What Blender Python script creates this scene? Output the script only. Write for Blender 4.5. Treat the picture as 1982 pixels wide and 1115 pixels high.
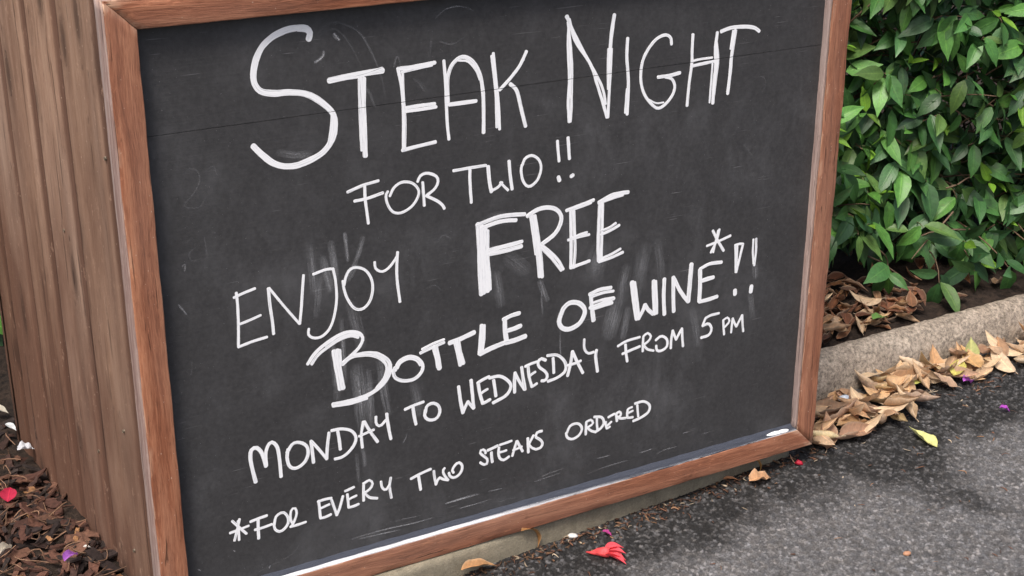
import bpy, bmesh, math, random
import numpy as np
from mathutils import Matrix, Vector

for o in list(bpy.data.objects):
    bpy.data.objects.remove(o)
SC = bpy.context.scene
COL = SC.collection

# ------------------------------------------------------------------ camera
# world: x along the board, y into the bed behind it, z up, asphalt at z = 0 (metres)
cd = bpy.data.cameras.new('camera')
cam = bpy.data.objects.new('camera', cd)
COL.objects.link(cam)
cd.sensor_width = 36.0
cd.lens = 51.31
cd.clip_start = 0.05
cd.clip_end = 500
rx, rr, rz = 1.18892, 0.00252, -0.51834
cam.matrix_world = (Matrix.Translation((-0.5180, -1.9088, 1.3929)) @ Matrix.Rotation(rz, 4, 'Z')
                    @ Matrix.Rotation(rx, 4, 'X') @ Matrix.Rotation(rr, 4, 'Z'))
SC.camera = cam

# ------------------------------------------------------------------ sky and sun
SUN_EL, SUN_AZ = math.radians(58), math.radians(230)      # azimuth from +y, clockwise: front left of the board
W = bpy.data.worlds.new('World')
SC.world = W
W.use_nodes = True
nt = W.node_tree
sky = nt.nodes.new('ShaderNodeTexSky')
sky.sky_type = 'NISHITA'
sky.sun_disc = False
sky.sun_elevation = SUN_EL
sky.sun_rotation = SUN_AZ
sky.dust_density = 6.0
sky.air_density = 1.0
sky.ozone_density = 0.6
bg = nt.nodes['Background']
bg.inputs['Strength'].default_value = 0.12
nt.links.new(sky.outputs[0], bg.inputs[0])
sl = bpy.data.lights.new('sun', 'SUN')
sl.energy = 2.0
sl.angle = math.radians(16)
sl.color = (1.0, 0.95, 0.88)
sun = bpy.data.objects.new('sun', sl)
COL.objects.link(sun)
sd = Vector((math.sin(SUN_AZ) * math.cos(SUN_EL), math.cos(SUN_AZ) * math.cos(SUN_EL), math.sin(SUN_EL)))
sun.rotation_euler = sd.to_track_quat('Z', 'Y').to_euler()
sun.location = (-3, -4, 6)
SC.view_settings.view_transform = 'Standard'
SC.view_settings.look = 'None'
SC.view_settings.exposure = 0.66
SC.view_settings.gamma = 1.0

rng = np.random.default_rng(7)
random.seed(7)

# ------------------------------------------------------------------ mesh helpers
class MB:
    """collects vertices, faces, a local wood/leaf coordinate 'gc' and a colour 'tint' per vertex"""
    def __init__(self):
        self.v, self.f, self.g, self.c = [], [], [], []
        self.n = 0
    def add(self, v, f, g=None, c=None):
        v = np.asarray(v, float)
        k = len(v)
        self.v.append(v)
        self.f += [tuple(int(i) + self.n for i in q) for q in f]
        self.g.append(np.zeros((k, 3)) if g is None else np.asarray(g, float))
        if c is None: c = (1, 1, 1)
        c = np.asarray(c, float)
        if c.ndim == 1: c = np.tile(c[:3], (k, 1))
        self.c.append(c)
        self.n += k
    def mesh(self, name, smooth=True):
        me = bpy.data.meshes.new(name)
        V = np.concatenate(self.v)
        me.from_pydata(V.tolist(), [], self.f)
        a = me.attributes.new('gc', 'FLOAT_VECTOR', 'POINT')
        a.data.foreach_set('vector', np.concatenate(self.g).astype(np.float32).ravel())
        b = me.attributes.new('tint', 'FLOAT_COLOR', 'POINT')
        C = np.concatenate(self.c)
        C4 = np.concatenate([C, np.ones((len(C), 1))], 1)
        b.data.foreach_set('color', C4.astype(np.float32).ravel())
        if smooth:
            me.polygons.foreach_set('use_smooth', [True] * len(me.polygons))
        me.update()
        return me
    def build(self, name, mat, parent=None, smooth=True):
        me = self.mesh(name, smooth)
        me.materials.append(mat)
        o = bpy.data.objects.new(name, me)
        COL.objects.link(o)
        if parent: o.parent = parent
        return o

def tag(o, label=None, cat=None, group=None, kind=None):
    if label: o['label'] = label
    if cat: o['category'] = cat
    if group: o['group'] = group
    if kind: o['kind'] = kind
    return o

def empty(name, loc=(0, 0, 0)):
    o = bpy.data.objects.new(name, None)
    o.location = loc
    o.empty_display_size = 0.05
    COL.objects.link(o)
    return o

def wob(n, amp, freq, r):
    """smooth 1-D wobble sampled at n stations"""
    t = np.linspace(0, 1, n)
    s = np.zeros(n)
    for k in range(1, 6):
        s += np.sin(2 * math.pi * (freq * k * 0.7 * t + r.random())) * r.normal() / k
    return amp * s / 1.6

def beam(mb, p0, p1, wd, hd, w, h, n=30, rad=0.002, jit=0.0006, seed=0, m0=0.0, m1=0.0, freq=5, per=3, col=(1, 1, 1)):
    """timber from p0 to p1 (axis on the section centre), rounded section w x h, wavy arrises, optional mitres"""
    r = np.random.default_rng(seed)
    p0, p1, wd, hd = [np.asarray(a, float) for a in (p0, p1, wd, hd)]
    ax = p1 - p0
    L = np.linalg.norm(ax)
    ax = ax / L
    prof = []
    for sx, sy in ((1, 1), (-1, 1), (-1, -1), (1, -1)):
        cx, cy = sx * (w / 2 - rad), sy * (h / 2 - rad)
        a0 = {(1, 1): 0, (-1, 1): 90, (-1, -1): 180, (1, -1): 270}[(sx, sy)]
        for k in range(per):
            a = math.radians(a0 + 90 * k / (per - 1))
            prof.append((cx + rad * math.cos(a), cy + rad * math.sin(a)))
        # two points along each flat
        nx = [(-1, 1), (-1, -1), (1, -1), (1, 1)][[(1, 1), (-1, 1), (-1, -1), (1, -1)].index((sx, sy))]
        ex, ey = nx[0] * (w / 2 - rad), nx[1] * (h / 2 - rad)
        q0 = np.array(prof[-1])
        a = math.radians(a0 + 90)
        q1 = np.array((ex + rad * math.cos(a), ey + rad * math.sin(a)))
        for t in (0.33, 0.67):
            prof.append(tuple(q0 * (1 - t) + q1 * t))
    prof = np.array(prof)
    m = len(prof)
    ts = np.linspace(0, 1, n)
    offs = np.stack([wob(n, jit, freq, r) for _ in range(m)], 1)
    offs = 0.5 * offs + 0.25 * (np.roll(offs, 1, 1) + np.roll(offs, -1, 1))
    nor = prof / np.linalg.norm(prof / np.array([w, h]), axis=1, keepdims=True) / np.array([w, h])
    V = []; G = []
    ro = r.random(3) * 20
    for i, t in enumerate(ts):
        for j in range(m):
            a, b = prof[j]
            nn = nor[j] / (np.linalg.norm(nor[j]) + 1e-9)
            a2, b2 = a + nn[0] * offs[i, j], b + nn[1] * offs[i, j]
            u = t * L + (m0 * a * (1 - t)) + (m1 * a * t)
            V.append(p0 + ax * u + wd * a2 + hd * b2)
            G.append((u + ro[0], a + ro[1], b + ro[2]))
    F = []
    for i in range(n - 1):
        for j in range(m):
            k = (j + 1) % m
            F.append((i * m + j, i * m + k, (i + 1) * m + k, (i + 1) * m + j))
    F.append(tuple(range(m))[::-1])
    F.append(tuple((n - 1) * m + j for j in range(m)))
    if np.dot(np.cross(wd, hd), ax) < 0:
        F = [q[::-1] for q in F]
    mb.add(V, F, G, col)

def tube(mb, pts, radii, seg=6, col=(1, 1, 1)):
    pts = np.asarray(pts, float)
    n = len(pts)
    V = []; F = []; G = []
    for i in range(n):
        d = pts[min(i + 1, n - 1)] - pts[max(i - 1, 0)]
        d = d / (np.linalg.norm(d) + 1e-9)
        a = np.cross(d, (0.3, 0.2, 0.93)); a /= np.linalg.norm(a) + 1e-9
        b = np.cross(d, a)
        for k in range(seg):
            th = 2 * math.pi * k / seg
            V.append(pts[i] + radii[i] * (math.cos(th) * a + math.sin(th) * b))
            G.append((i * 0.01, th, 0))
    for i in range(n - 1):
        for k in range(seg):
            l = (k + 1) % seg
            F.append((i * seg + k, i * seg + l, (i + 1) * seg + l, (i + 1) * seg + k))
    F.append(tuple(range(seg))[::-1]); F.append(tuple((n - 1) * seg + k for k in range(seg)))
    mb.add(V, F, G, col)

def spline(P, per=6):
    """Catmull-Rom through the pen points"""
    P = np.asarray(P, float)
    if len(P) < 3:
        t = np.linspace(0, 1, per + 1)[:, None]
        return P[0] * (1 - t) + P[-1] * t
    Q = np.vstack([2 * P[0] - P[1], P, 2 * P[-1] - P[-2]])
    out = []
    for i in range(1, len(Q) - 2):
        a, b, c, d = Q[i - 1], Q[i], Q[i + 1], Q[i + 2]
        for t in np.linspace(0, 1, per, endpoint=False):
            out.append(0.5 * (2 * b + (c - a) * t + (2 * a - 5 * b + 4 * c - d) * t * t + (3 * b - a - 3 * c + d) * t ** 3))
    out.append(P[-1])
    return np.array(out)

def leaf(mb, o, d, nrm, L, Wd, curl=0.6, fold=0.25, roll=0.0, col=(1, 1, 1), n=8, tipw=1.0, twist=0.0, wave=0.0, r=random, rnd=0.0):
    """one leaf blade: o base, d axis, nrm upper side; curl bends the tip under, fold raises the halves, roll curls the edges"""
    d = np.asarray(d, float); d /= np.linalg.norm(d)
    nrm = np.asarray(nrm, float); nrm = nrm - d * np.dot(nrm, d); nrm /= np.linalg.norm(nrm) + 1e-9
    s = np.cross(nrm, d)
    V = []; G = []; F = []
    p = np.asarray(o, float).copy()
    A = (-1.0, -0.7, -0.35, 0.0, 0.35, 0.7, 1.0)
    th = 0.0
    ph = r.random() * 6
    for i in range(n):
        t = i / (n - 1)
        wl = Wd * 0.5 * (math.sin(math.pi * min(1, t) ** 0.74) ** 0.9) * (1 - 0.10 * t * tipw) * (1 - 0.45 * tipw * max(0, (t - 0.70) / 0.30) ** 1.2)
        if i == 0: wl = Wd * 0.035
        if i == n - 1: wl = Wd * 0.012
        dd = d * math.cos(th) - nrm * math.sin(th)
        nn = nrm * math.cos(th) + d * math.sin(th)
        tw = twist * t
        ss = s * math.cos(tw) + nn * math.sin(tw)
        n2 = nn * math.cos(tw) - s * math.sin(tw)
        for a in A:
            ra = roll if abs(roll) > 1e-3 else 1e-3
            sx_, up = wl * math.sin(ra * a) / ra, wl * (1 - math.cos(ra * a)) / ra
            up += fold * abs(a) * wl + wave * wl * math.sin(5.5 * t * math.pi + ph + (0 if a > 0 else 1.3)) * abs(a)
            V.append(p + ss * sx_ + n2 * up)
            G.append((t, a, rnd))
        p = p + dd * (L / (n - 1))
        th += curl / (n - 1)
    for i in range(n - 1):
        for k in range(6):
            F.append((i * 7 + k, i * 7 + k + 1, (i + 1) * 7 + k + 1, (i + 1) * 7 + k))
    mb.add(V, F, G, col)

# ------------------------------------------------------------------ material helpers
class NT:
    def __init__(self, name):
        self.m = bpy.data.materials.new(name)
        self.m.use_nodes = True
        self.t = self.m.node_tree
        self.b = self.t.nodes['Principled BSDF']
        self.out = self.t.nodes['Material Output']
    def n(self, typ, **kw):
        x = self.t.nodes.new(typ)
        for k, v in kw.items():
            if k in ('op',): x.operation = v
            elif k.startswith('i_'):
                key = k[2:]
                x.inputs[int(key) if key.isdigit() else key.replace('_', ' ')].default_value = v
            else: setattr(x, k, v)
        return x
    def l(self, a, b): self.t.links.new(a, b)
    def attr(self, name): return self.n('ShaderNodeAttribute', attribute_name=name)
    def math(self, op, a, b=None, clamp=False):
        x = self.n('ShaderNodeMath', operation=op, use_clamp=clamp)
        for i, v in enumerate((a, b)):
            if v is None: continue
            if isinstance(v, (int, float)): x.inputs[i].default_value = v
            else: self.l(v, x.inputs[i])
        return x.outputs[0]
    def mapping(self, vec, scale, loc=(0, 0, 0)):
        x = self.n('ShaderNodeMapping')
        x.inputs['Scale'].default_value = scale
        x.inputs['Location'].default_value = loc
        self.l(vec, x.inputs['Vector'])
        return x.outputs[0]
    def noise(self, vec, scale=1.0, detail=4, rough=0.55, dist=0.0):
        x = self.n('ShaderNodeTexNoise')
        x.inputs['Scale'].default_value = scale
        x.inputs['Detail'].default_value = detail
        x.inputs['Roughness'].default_value = rough
        x.inputs['Distortion'].default_value = dist
        self.l(vec, x.inputs['Vector'])
        return x
    def ramp(self, fac, stops, interp='LINEAR'):
        x = self.n('ShaderNodeValToRGB')
        x.color_ramp.interpolation = interp
        e = x.color_ramp.elements
        while len(e) < len(stops): e.new(0.5)
        for i, (p, c) in enumerate(stops):
            e[i].position = p
            if isinstance(c, (int, float)): c = (c, c, c)
            e[i].color = (c[0], c[1], c[2], 1)
        self.l(fac, x.inputs[0])
        return x.outputs[0]
    def mix(self, fac, a, b, mode='MIX'):
        x = self.n('ShaderNodeMix', data_type='RGBA', blend_type=mode)
        for i, v in ((0, fac), (6, a), (7, b)):
            if isinstance(v, (int, float)): x.inputs[i].default_value = v
            elif isinstance(v, tuple): x.inputs[i].default_value = (v[0], v[1], v[2], 1)
            else: self.l(v, x.inputs[i])
        return x.outputs[2]
    def bump(self, h, strength=0.3, dist=0.002, normal=None):
        x = self.n('ShaderNodeBump')
        x.inputs['Strength'].default_value = strength
        x.inputs['Distance'].default_value = dist
        self.l(h, x.inputs['Height'])
        if normal: self.l(normal, x.inputs['Normal'])
        return x.outputs[0]
    def fin(self, col=None, rough=0.6, normal=None, spec=0.5):
        if isinstance(col, tuple): self.b.inputs['Base Color'].default_value = (*col, 1)
        elif col is not None: self.l(col, self.b.inputs['Base Color'])
        if isinstance(rough, (int, float)): self.b.inputs['Roughness'].default_value = rough
        else: self.l(rough, self.b.inputs['Roughness'])
        self.b.inputs['Specular IOR Level'].default_value = spec
        if normal: self.l(normal, self.b.inputs['Normal'])
        return self.m

def wood(name, dark, mid, light, grey, greyamt=0.5, knots=True, bump=0.5, rough=0.65, gscale=1.0, worn=0.0, stain_shade=None, soft=0.0):
    N = NT(name)
    g = N.attr('gc').outputs['Vector']
    big = N.noise(N.mapping(g, (1.3, 9, 9)), 1.0, 3, 0.5)
    # grain lines are bent by a slow warp
    sep = N.n('ShaderNodeSeparateXYZ'); N.l(g, sep.inputs[0])
    warp = N.noise(N.mapping(g, (3.0, 14, 14)), 1.0, 2, 0.5)
    wy = N.math('MULTIPLY', N.math('SUBTRACT', warp.outputs['Fac'], 0.5), 0.030)
    hgt = None
    if knots:
        vo = N.n('ShaderNodeTexVoronoi', voronoi_dimensions='3D')
        N.l(N.mapping(g, (4.2, 14.0, 6.0)), vo.inputs['Vector'])
        vo.inputs['Scale'].default_value = 1.0
        kd = vo.outputs['Distance']
        kf = N.ramp(kd, [(0.0, 1.0), (0.11, 0.9), (0.18, 0.30), (0.36, 0.0)])
        wy = N.math('ADD', wy, N.math('MULTIPLY', kf, 0.03))
    comb = N.n('ShaderNodeCombineXYZ')
    N.l(sep.outputs[0], comb.inputs[0])
    N.l(N.math('ADD', sep.outputs[1], wy), comb.inputs[1])
    N.l(N.math('ADD', sep.outputs[2], wy), comb.inputs[2])
    gv = comb.outputs[0]
    rings = N.noise(N.mapping(gv, (2.8 * gscale, 75 * gscale, 75 * gscale)), 1.0, 4, 0.65)
    fine = N.noise(N.mapping(gv, (34, 460, 460)), 1.0, 4, 0.7)
    f = N.math('ADD', N.math('MULTIPLY', rings.outputs['Fac'], 0.62), N.math('MULTIPLY', fine.outputs['Fac'], 0.38))
    mx_ = lambda a, q: tuple(x * (1 - soft) + y * soft for x, y in zip(a, q))
    c = N.ramp(f, [(0.30, mx_(dark, mid)), (0.47, mid), (0.60, mx_(light, mid)), (0.74, mid)])
    patch = N.ramp(big.outputs['Fac'], [(0.36, 0.0), (0.62, 1.0)])
    c = N.mix(N.math('MULTIPLY', patch, greyamt), c, N.mix(fine.outputs['Fac'], tuple(x * 0.75 for x in grey), tuple(min(1, x * 1.2) for x in grey)))
    if stain_shade:
        # staining left in coves and patches; shade painted in low and towards the back
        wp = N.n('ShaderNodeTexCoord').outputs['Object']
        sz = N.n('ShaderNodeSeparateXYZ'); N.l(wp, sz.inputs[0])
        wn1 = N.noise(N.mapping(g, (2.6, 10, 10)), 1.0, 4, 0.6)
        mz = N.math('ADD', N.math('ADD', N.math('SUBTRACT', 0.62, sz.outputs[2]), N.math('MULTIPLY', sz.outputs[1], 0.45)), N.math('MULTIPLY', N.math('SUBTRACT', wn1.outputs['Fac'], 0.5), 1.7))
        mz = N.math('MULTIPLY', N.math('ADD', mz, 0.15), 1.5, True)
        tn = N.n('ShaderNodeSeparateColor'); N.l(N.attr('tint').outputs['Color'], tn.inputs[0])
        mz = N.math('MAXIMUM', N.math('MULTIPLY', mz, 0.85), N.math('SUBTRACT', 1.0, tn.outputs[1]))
        st_ = N.mix(1.0, N.ramp(f, [(0.30, 0.72), (0.60, 1.20)]), stain_shade, 'MULTIPLY')
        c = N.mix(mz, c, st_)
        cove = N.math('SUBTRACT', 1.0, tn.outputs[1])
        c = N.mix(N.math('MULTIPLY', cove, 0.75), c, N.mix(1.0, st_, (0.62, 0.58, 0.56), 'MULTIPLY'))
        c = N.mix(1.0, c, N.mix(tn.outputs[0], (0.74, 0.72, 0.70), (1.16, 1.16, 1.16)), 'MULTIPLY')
    crack = N.ramp(N.noise(N.mapping(gv, (4.5 * gscale, 230 * gscale, 230 * gscale)), 1.0, 2, 0.5).outputs['Fac'], [(0.27, 1.0), (0.335, 0.0)])
    c = N.mix(N.math('MULTIPLY', crack, 0.65), c, tuple(x * 0.35 for x in dark))
    if knots:
        c = N.mix(N.math('MULTIPLY', kf, 0.75), c, tuple(x * 0.55 for x in dark))
    chafe = N.noise(N.mapping(g, (26, 60, 60)), 1.0, 5, 0.75)
    c = N.mix(N.math('MULTIPLY', N.ramp(chafe.outputs['Fac'], [(0.60, 0.0), (0.70, 1.0)]), 0.40), c, tuple(min(1, x * 1.5) for x in light))
    c = N.mix(N.math('MULTIPLY', N.ramp(chafe.outputs['Fac'], [(0.30, 1.0), (0.41, 0.0)]), 0.45), c, tuple(x * 0.8 for x in dark))
    spots = N.ramp(N.noise(N.mapping(g, (160, 260, 260)), 1.0, 1, 0.5).outputs['Fac'], [(0.765, 0.0), (0.785, 1.0)])
    c = N.mix(N.math('MULTIPLY', spots, 0.45), c, (0.62, 0.50, 0.40))
    if worn > 0:
        geo = N.n('ShaderNodeNewGeometry')
        pt = N.ramp(geo.outputs['Pointiness'], [(0.53, 0.0), (0.60, 1.0)])
        wn = N.noise(N.mapping(g, (40, 90, 90)), 1.0, 3, 0.6)
        edge = N.math('MULTIPLY', pt, N.ramp(wn.outputs['Fac'], [(0.45, 0.0), (0.55, 1.0)]))
        c = N.mix(N.math('MULTIPLY', edge, worn), c, (0.60, 0.42, 0.30))
    h = N.math('SUBTRACT', f, N.math('MULTIPLY', crack, 1.2))
    nb = N.bump(h, bump, 0.0022)
    ro = N.ramp(f, [(0.3, rough + 0.12), (0.7, rough - 0.08)])
    return N.fin(c, ro, nb, 0.35)

# ------------------------------------------------------------------ materials
M = {}
M['clad'] = wood('stained_rail_wood', (0.085, 0.028, 0.015), (0.245, 0.088, 0.045), (0.38, 0.165, 0.092), (0.26, 0.145, 0.105), 0.6, False, 1.0, 0.62, 0.9, 0.9)
M['back'] = wood('weathered_rail_wood', (0.13, 0.075, 0.062), (0.25, 0.165, 0.145), (0.38, 0.29, 0.265), (0.30, 0.245, 0.235), 0.6, False, 0.8, 0.75, 1.0, 0.3)
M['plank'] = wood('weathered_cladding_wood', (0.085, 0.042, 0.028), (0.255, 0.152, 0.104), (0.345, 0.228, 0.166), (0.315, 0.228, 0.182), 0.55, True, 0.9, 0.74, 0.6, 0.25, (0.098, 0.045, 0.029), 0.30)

def mat_board():
    N = NT('blackboard_paint')
    tc = N.n('ShaderNodeTexCoord').outputs['Object']
    cloud = N.noise(N.mapping(tc, (5, 5, 5)), 1.0, 5, 0.6, 0.8)
    streak = N.noise(N.mapping(tc, (16, 16, 9)), 1.0, 5, 0.65, 0.3)
    grain = N.noise(N.mapping(tc, (7, 7, 320)), 1.0, 3, 0.6)
    mott = N.noise(tc, 130, 4, 0.7)
    base = N.mix(N.ramp(mott.outputs['Fac'], [(0.3, 0.0), (0.7, 1.0)]), (0.030, 0.0297, 0.0315), (0.048, 0.047, 0.0495))
    base = N.mix(N.ramp(grain.outputs['Fac'], [(0.35, 0.25), (0.6, 0.0)]), base, (0.035, 0.035, 0.038))
    dust = N.math('MULTIPLY', N.ramp(cloud.outputs['Fac'], [(0.42, 0.0), (0.75, 1.0)]), N.ramp(streak.outputs['Fac'], [(0.40, 0.0), (0.75, 1.0)]))
    base = N.mix(N.math('MULTIPLY', dust, 0.17), base, (0.40, 0.41, 0.44))
    # flecks of chalk
    v1 = N.n('ShaderNodeTexVoronoi', feature='F1'); N.l(N.mapping(tc, (75, 75, 60)), v1.inputs['Vector'])
    d1 = N.math('LESS_THAN', v1.outputs['Distance'], N.math('MULTIPLY', N.math('POWER', N.n('ShaderNodeSeparateColor').outputs[0], 1.0), 0.0))
    sc = N.n('ShaderNodeSeparateColor'); N.l(v1.outputs['Color'], sc.inputs[0])
    rad = N.math('MULTIPLY', N.math('SUBTRACT', sc.outputs[0], 0.80), 0.55, False)
    fl = N.math('LESS_THAN', N.math('ADD', v1.outputs['Distance'], N.math('MULTIPLY', N.noise(tc, 500, 2).outputs['Fac'], 0.12)), N.math('ADD', rad, 0.05))
    fl = N.math('MULTIPLY', fl, N.math('GREATER_THAN', sc.outputs[0], 0.82))
    base = N.mix(N.math('MULTIPLY', fl, N.math('MULTIPLY', sc.outputs[1], 0.65)), base, (0.55, 0.56, 0.58))
    scr = N.noise(N.mapping(tc, (14, 14, 500)), 1.0, 2, 0.5)
    sm = N.ramp(N.noise(tc, 9, 2).outputs['Fac'], [(0.5, 0.0), (0.62, 1.0)])
    base = N.mix(N.math('MULTIPLY', N.math('MULTIPLY', N.ramp(scr.outputs['Fac'], [(0.70, 0.0), (0.74, 1.0)]), sm), 0.25), base, (0.4, 0.4, 0.42))
    hb = N.math('ADD', N.math('MULTIPLY', grain.outputs['Fac'], 0.6), N.math('MULTIPLY', mott.outputs['Fac'], 0.6))
    ro = N.ramp(cloud.outputs['Fac'], [(0.3, 0.52), (0.7, 0.66)])
    return N.fin(base, ro, N.bump(hb, 0.35, 0.0010), 0.45)
M['board'] = mat_board()

def mat_chalk():
    N = NT('chalk_pen')
    g = N.attr('gc').outputs['Vector']
    s1 = N.noise(N.mapping(g, (6, 900, 1)), 1.0, 3, 0.6)
    s2 = N.noise(N.mapping(g, (60, 500, 1)), 1.0, 3, 0.6)
    f = N.math('ADD', N.math('MULTIPLY', s1.outputs['Fac'], 0.65), N.math('MULTIPLY', s2.outputs['Fac'], 0.35))
    c = N.ramp(f, [(0.33, (0.28, 0.285, 0.30)), (0.405, (0.66, 0.68, 0.72)), (0.49, (0.83, 0.845, 0.88))])
    return N.fin(c, 0.85, N.bump(f, 0.3, 0.0005), 0.2)
M['chalk'] = mat_chalk()

def mat_smudge():
    N = NT('rubbed_chalk')
    g = N.attr('gc').outputs['Vector']
    t = N.attr('tint').outputs['Color']
    sc = N.n('ShaderNodeSeparateColor'); N.l(t, sc.inputs[0])
    s1 = N.noise(N.mapping(g, (14, 380, 1)), 1.0, 4, 0.65)
    s2 = N.noise(N.mapping(g, (300, 300, 1)), 1.0, 3, 0.7)
    f = N.math('MULTIPLY', N.ramp(s1.outputs['Fac'], [(0.34, 0.0), (0.66, 1.0)]), N.ramp(s2.outputs['Fac'], [(0.30, 0.2), (0.60, 1.0)]))
    a = N.math('MULTIPLY', N.math('MULTIPLY', N.math('MULTIPLY', f, 1.2), sc.outputs[0]), sc.outputs[1], True)
    N.fin((0.78, 0.80, 0.85), 0.9, None, 0.1)
    tr = N.n('ShaderNodeBsdfTransparent'); mx = N.n('ShaderNodeMixShader')
    N.l(a, mx.inputs[0]); N.l(tr.outputs[0], mx.inputs[1]); N.l(N.b.outputs[0], mx.inputs[2])
    N.l(mx.outputs[0], N.out.inputs['Surface'])
    return N.m
M['smudge'] = mat_smudge()

def mat_ledge():
    N = NT('ledge_paint_and_chalk_dust')
    g = N.attr('gc').outputs['Vector']
    sep = N.n('ShaderNodeSeparateXYZ'); N.l(g, sep.inputs[0])
    n1 = N.noise(N.mapping(g, (9, 60, 60)), 1.0, 5, 0.65)
    n2 = N.noise(N.mapping(g, (40, 240, 240)), 1.0, 4, 0.7)
    # the left two thirds are caked along the front lip, patches only further right
    cov = N.ramp(sep.outputs[0], [(0.0, 0.62), (0.36, 0.56), (0.50, 0.36), (0.70, 0.22), (0.90, 0.18), (1.0, 0.24)])
    lip = N.ramp(sep.outputs[1], [(0.0, 0.34), (0.35, 0.20), (0.62, -0.0), (1.0, 0.0)])
    back = N.ramp(sep.outputs[1], [(0.45, 0.0), (0.75, 0.65)])
    f = N.math('ADD', N.math('ADD', n1.outputs['Fac'], cov), lip)
    f = N.math('SUBTRACT', f, back)
    f = N.math('ADD', f, N.math('MULTIPLY', N.math('SUBTRACT', n2.outputs['Fac'], 0.5), 0.35))
    k = N.ramp(f, [(0.98, 0.0), (1.06, 0.75), (1.14, 1.0)]) if False else N.math('MULTIPLY', N.math('SUBTRACT', f, 1.02), 7.0, True)
    c = N.mix(N.math('MULTIPLY', k, 0.92), N.mix(N.ramp(n2.outputs['Fac'], [(0.40, 0.0), (0.62, 1.0)]), (0.012, 0.015, 0.024), (0.075, 0.085, 0.115)), (0.66, 0.68, 0.73))
    return N.fin(c, 0.75, N.bump(k, 0.4, 0.001), 0.3)
M['ledge'] = mat_ledge()

def mat_asphalt():
    N = NT('asphalt')
    t = N.attr('tint').outputs['Color']
    tc = N.n('ShaderNodeTexCoord').outputs['Object']
    n1 = N.noise(tc, 900, 3, 0.7)
    c = N.mix(1.0, t, N.ramp(n1.outputs['Fac'], [(0.25, 0.55), (0.75, 1.45)]), 'MULTIPLY')
    return N.fin(c, 0.78, N.bump(n1.outputs['Fac'], 0.4, 0.0008), 0.35)
M['asphalt'] = mat_asphalt()

def mat_concrete(name, lo, hi, speck, grit, gsc=230, bs=0.7):
    N = NT(name)
    tc = N.n('ShaderNodeTexCoord').outputs['Object']
    n1 = N.noise(tc, 6, 4, 0.6, 0.5)
    n2 = N.noise(tc, gsc, 5, 0.78)
    n3 = N.noise(tc, 38, 3, 0.6)
    c = N.mix(N.ramp(n1.outputs['Fac'], [(0.3, 0.0), (0.7, 1.0)]), lo, hi)
    c = N.mix(1.0, c, N.ramp(n2.outputs['Fac'], [(0.25, 1 - grit), (0.75, 1 + grit)]), 'MULTIPLY')
    n4 = N.noise(N.mapping(tc, (22, 22, 7)), 1.0, 4, 0.65)
    c = N.mix(1.0, c, N.ramp(n4.outputs['Fac'], [(0.30, 0.74), (0.48, 1.0), (0.75, 1.06)]), 'MULTIPLY')
    c = N.mix(1.0, c, N.ramp(n3.outputs['Fac'], [(0.3, 0.84), (0.7, 1.12)]), 'MULTIPLY')
    v = N.n('ShaderNodeTexVoronoi', feature='F1'); N.l(N.mapping(tc, (170, 170, 170)), v.inputs['Vector'])
    sc = N.n('ShaderNodeSeparateColor'); N.l(v.outputs['Color'], sc.inputs[0])
    pit = N.math('MULTIPLY', N.math('LESS_THAN', v.outputs['Distance'], 0.26), N.math('GREATER_THAN', sc.outputs[0], 0.84))
    c = N.mix(N.math('MULTIPLY', pit, 0.7), c, speck)
    wh = N.math('MULTIPLY', N.math('LESS_THAN', v.outputs['Distance'], 0.30), N.math('LESS_THAN', sc.outputs[0], 0.07))
    c = N.mix(N.math('MULTIPLY', wh, 0.7), c, (0.62, 0.58, 0.50))
    h = N.math('SUBTRACT', n2.outputs['Fac'], N.math('MULTIPLY', pit, 0.8))
    return N.fin(c, 0.86, N.bump(h, bs, 0.0030), 0.25)
M['kerb'] = mat_concrete('kerb_concrete', (0.245, 0.200, 0.158), (0.365, 0.312, 0.258), (0.05, 0.045, 0.04), 1.0, 120, 1.1)
M['plinth'] = mat_concrete('plinth_concrete', (0.20, 0.175, 0.130), (0.265, 0.235, 0.175), (0.05, 0.035, 0.025), 0.22)

def mat_soil():
    N = NT('bed_soil')
    tc = N.n('ShaderNodeTexCoord').outputs['Object']
    n2 = N.noise(tc, 70, 5, 0.7)
    c = N.ramp(n2.outputs['Fac'], [(0.3, (0.010, 0.008, 0.007)), (0.7, (0.050, 0.034, 0.026))])
    return N.fin(c, 0.95, N.bump(n2.outputs['Fac'], 1.0, 0.01), 0.2)
M['soil'] = mat_soil()

def mat_tint(name, rough=0.8, spec=0.3, var=0.35, scale=140, bump=0.4):
    """the colour comes from the mesh, broken up by a fine noise"""
    N = NT(name)
    t = N.attr('tint').outputs['Color']
    tc = N.n('ShaderNodeTexCoord').outputs['Object']
    n = N.noise(tc, scale, 4, 0.65)
    c = N.mix(1.0, t, N.ramp(n.outputs['Fac'], [(0.25, 1 - var), (0.75, 1 + var)]), 'MULTIPLY')
    return N.fin(c, rough, N.bump(n.outputs['Fac'], bump, 0.002), spec)
M['bark'] = mat_tint('bark_chips', 0.85, 0.25, 0.55, 160, 0.6)
M['twig'] = mat_tint('twig_bark', 0.8, 0.3, 0.4, 300, 0.4)
M['stone'] = mat_tint('pebble', 0.6, 0.4, 0.15, 200, 0.2)

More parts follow.
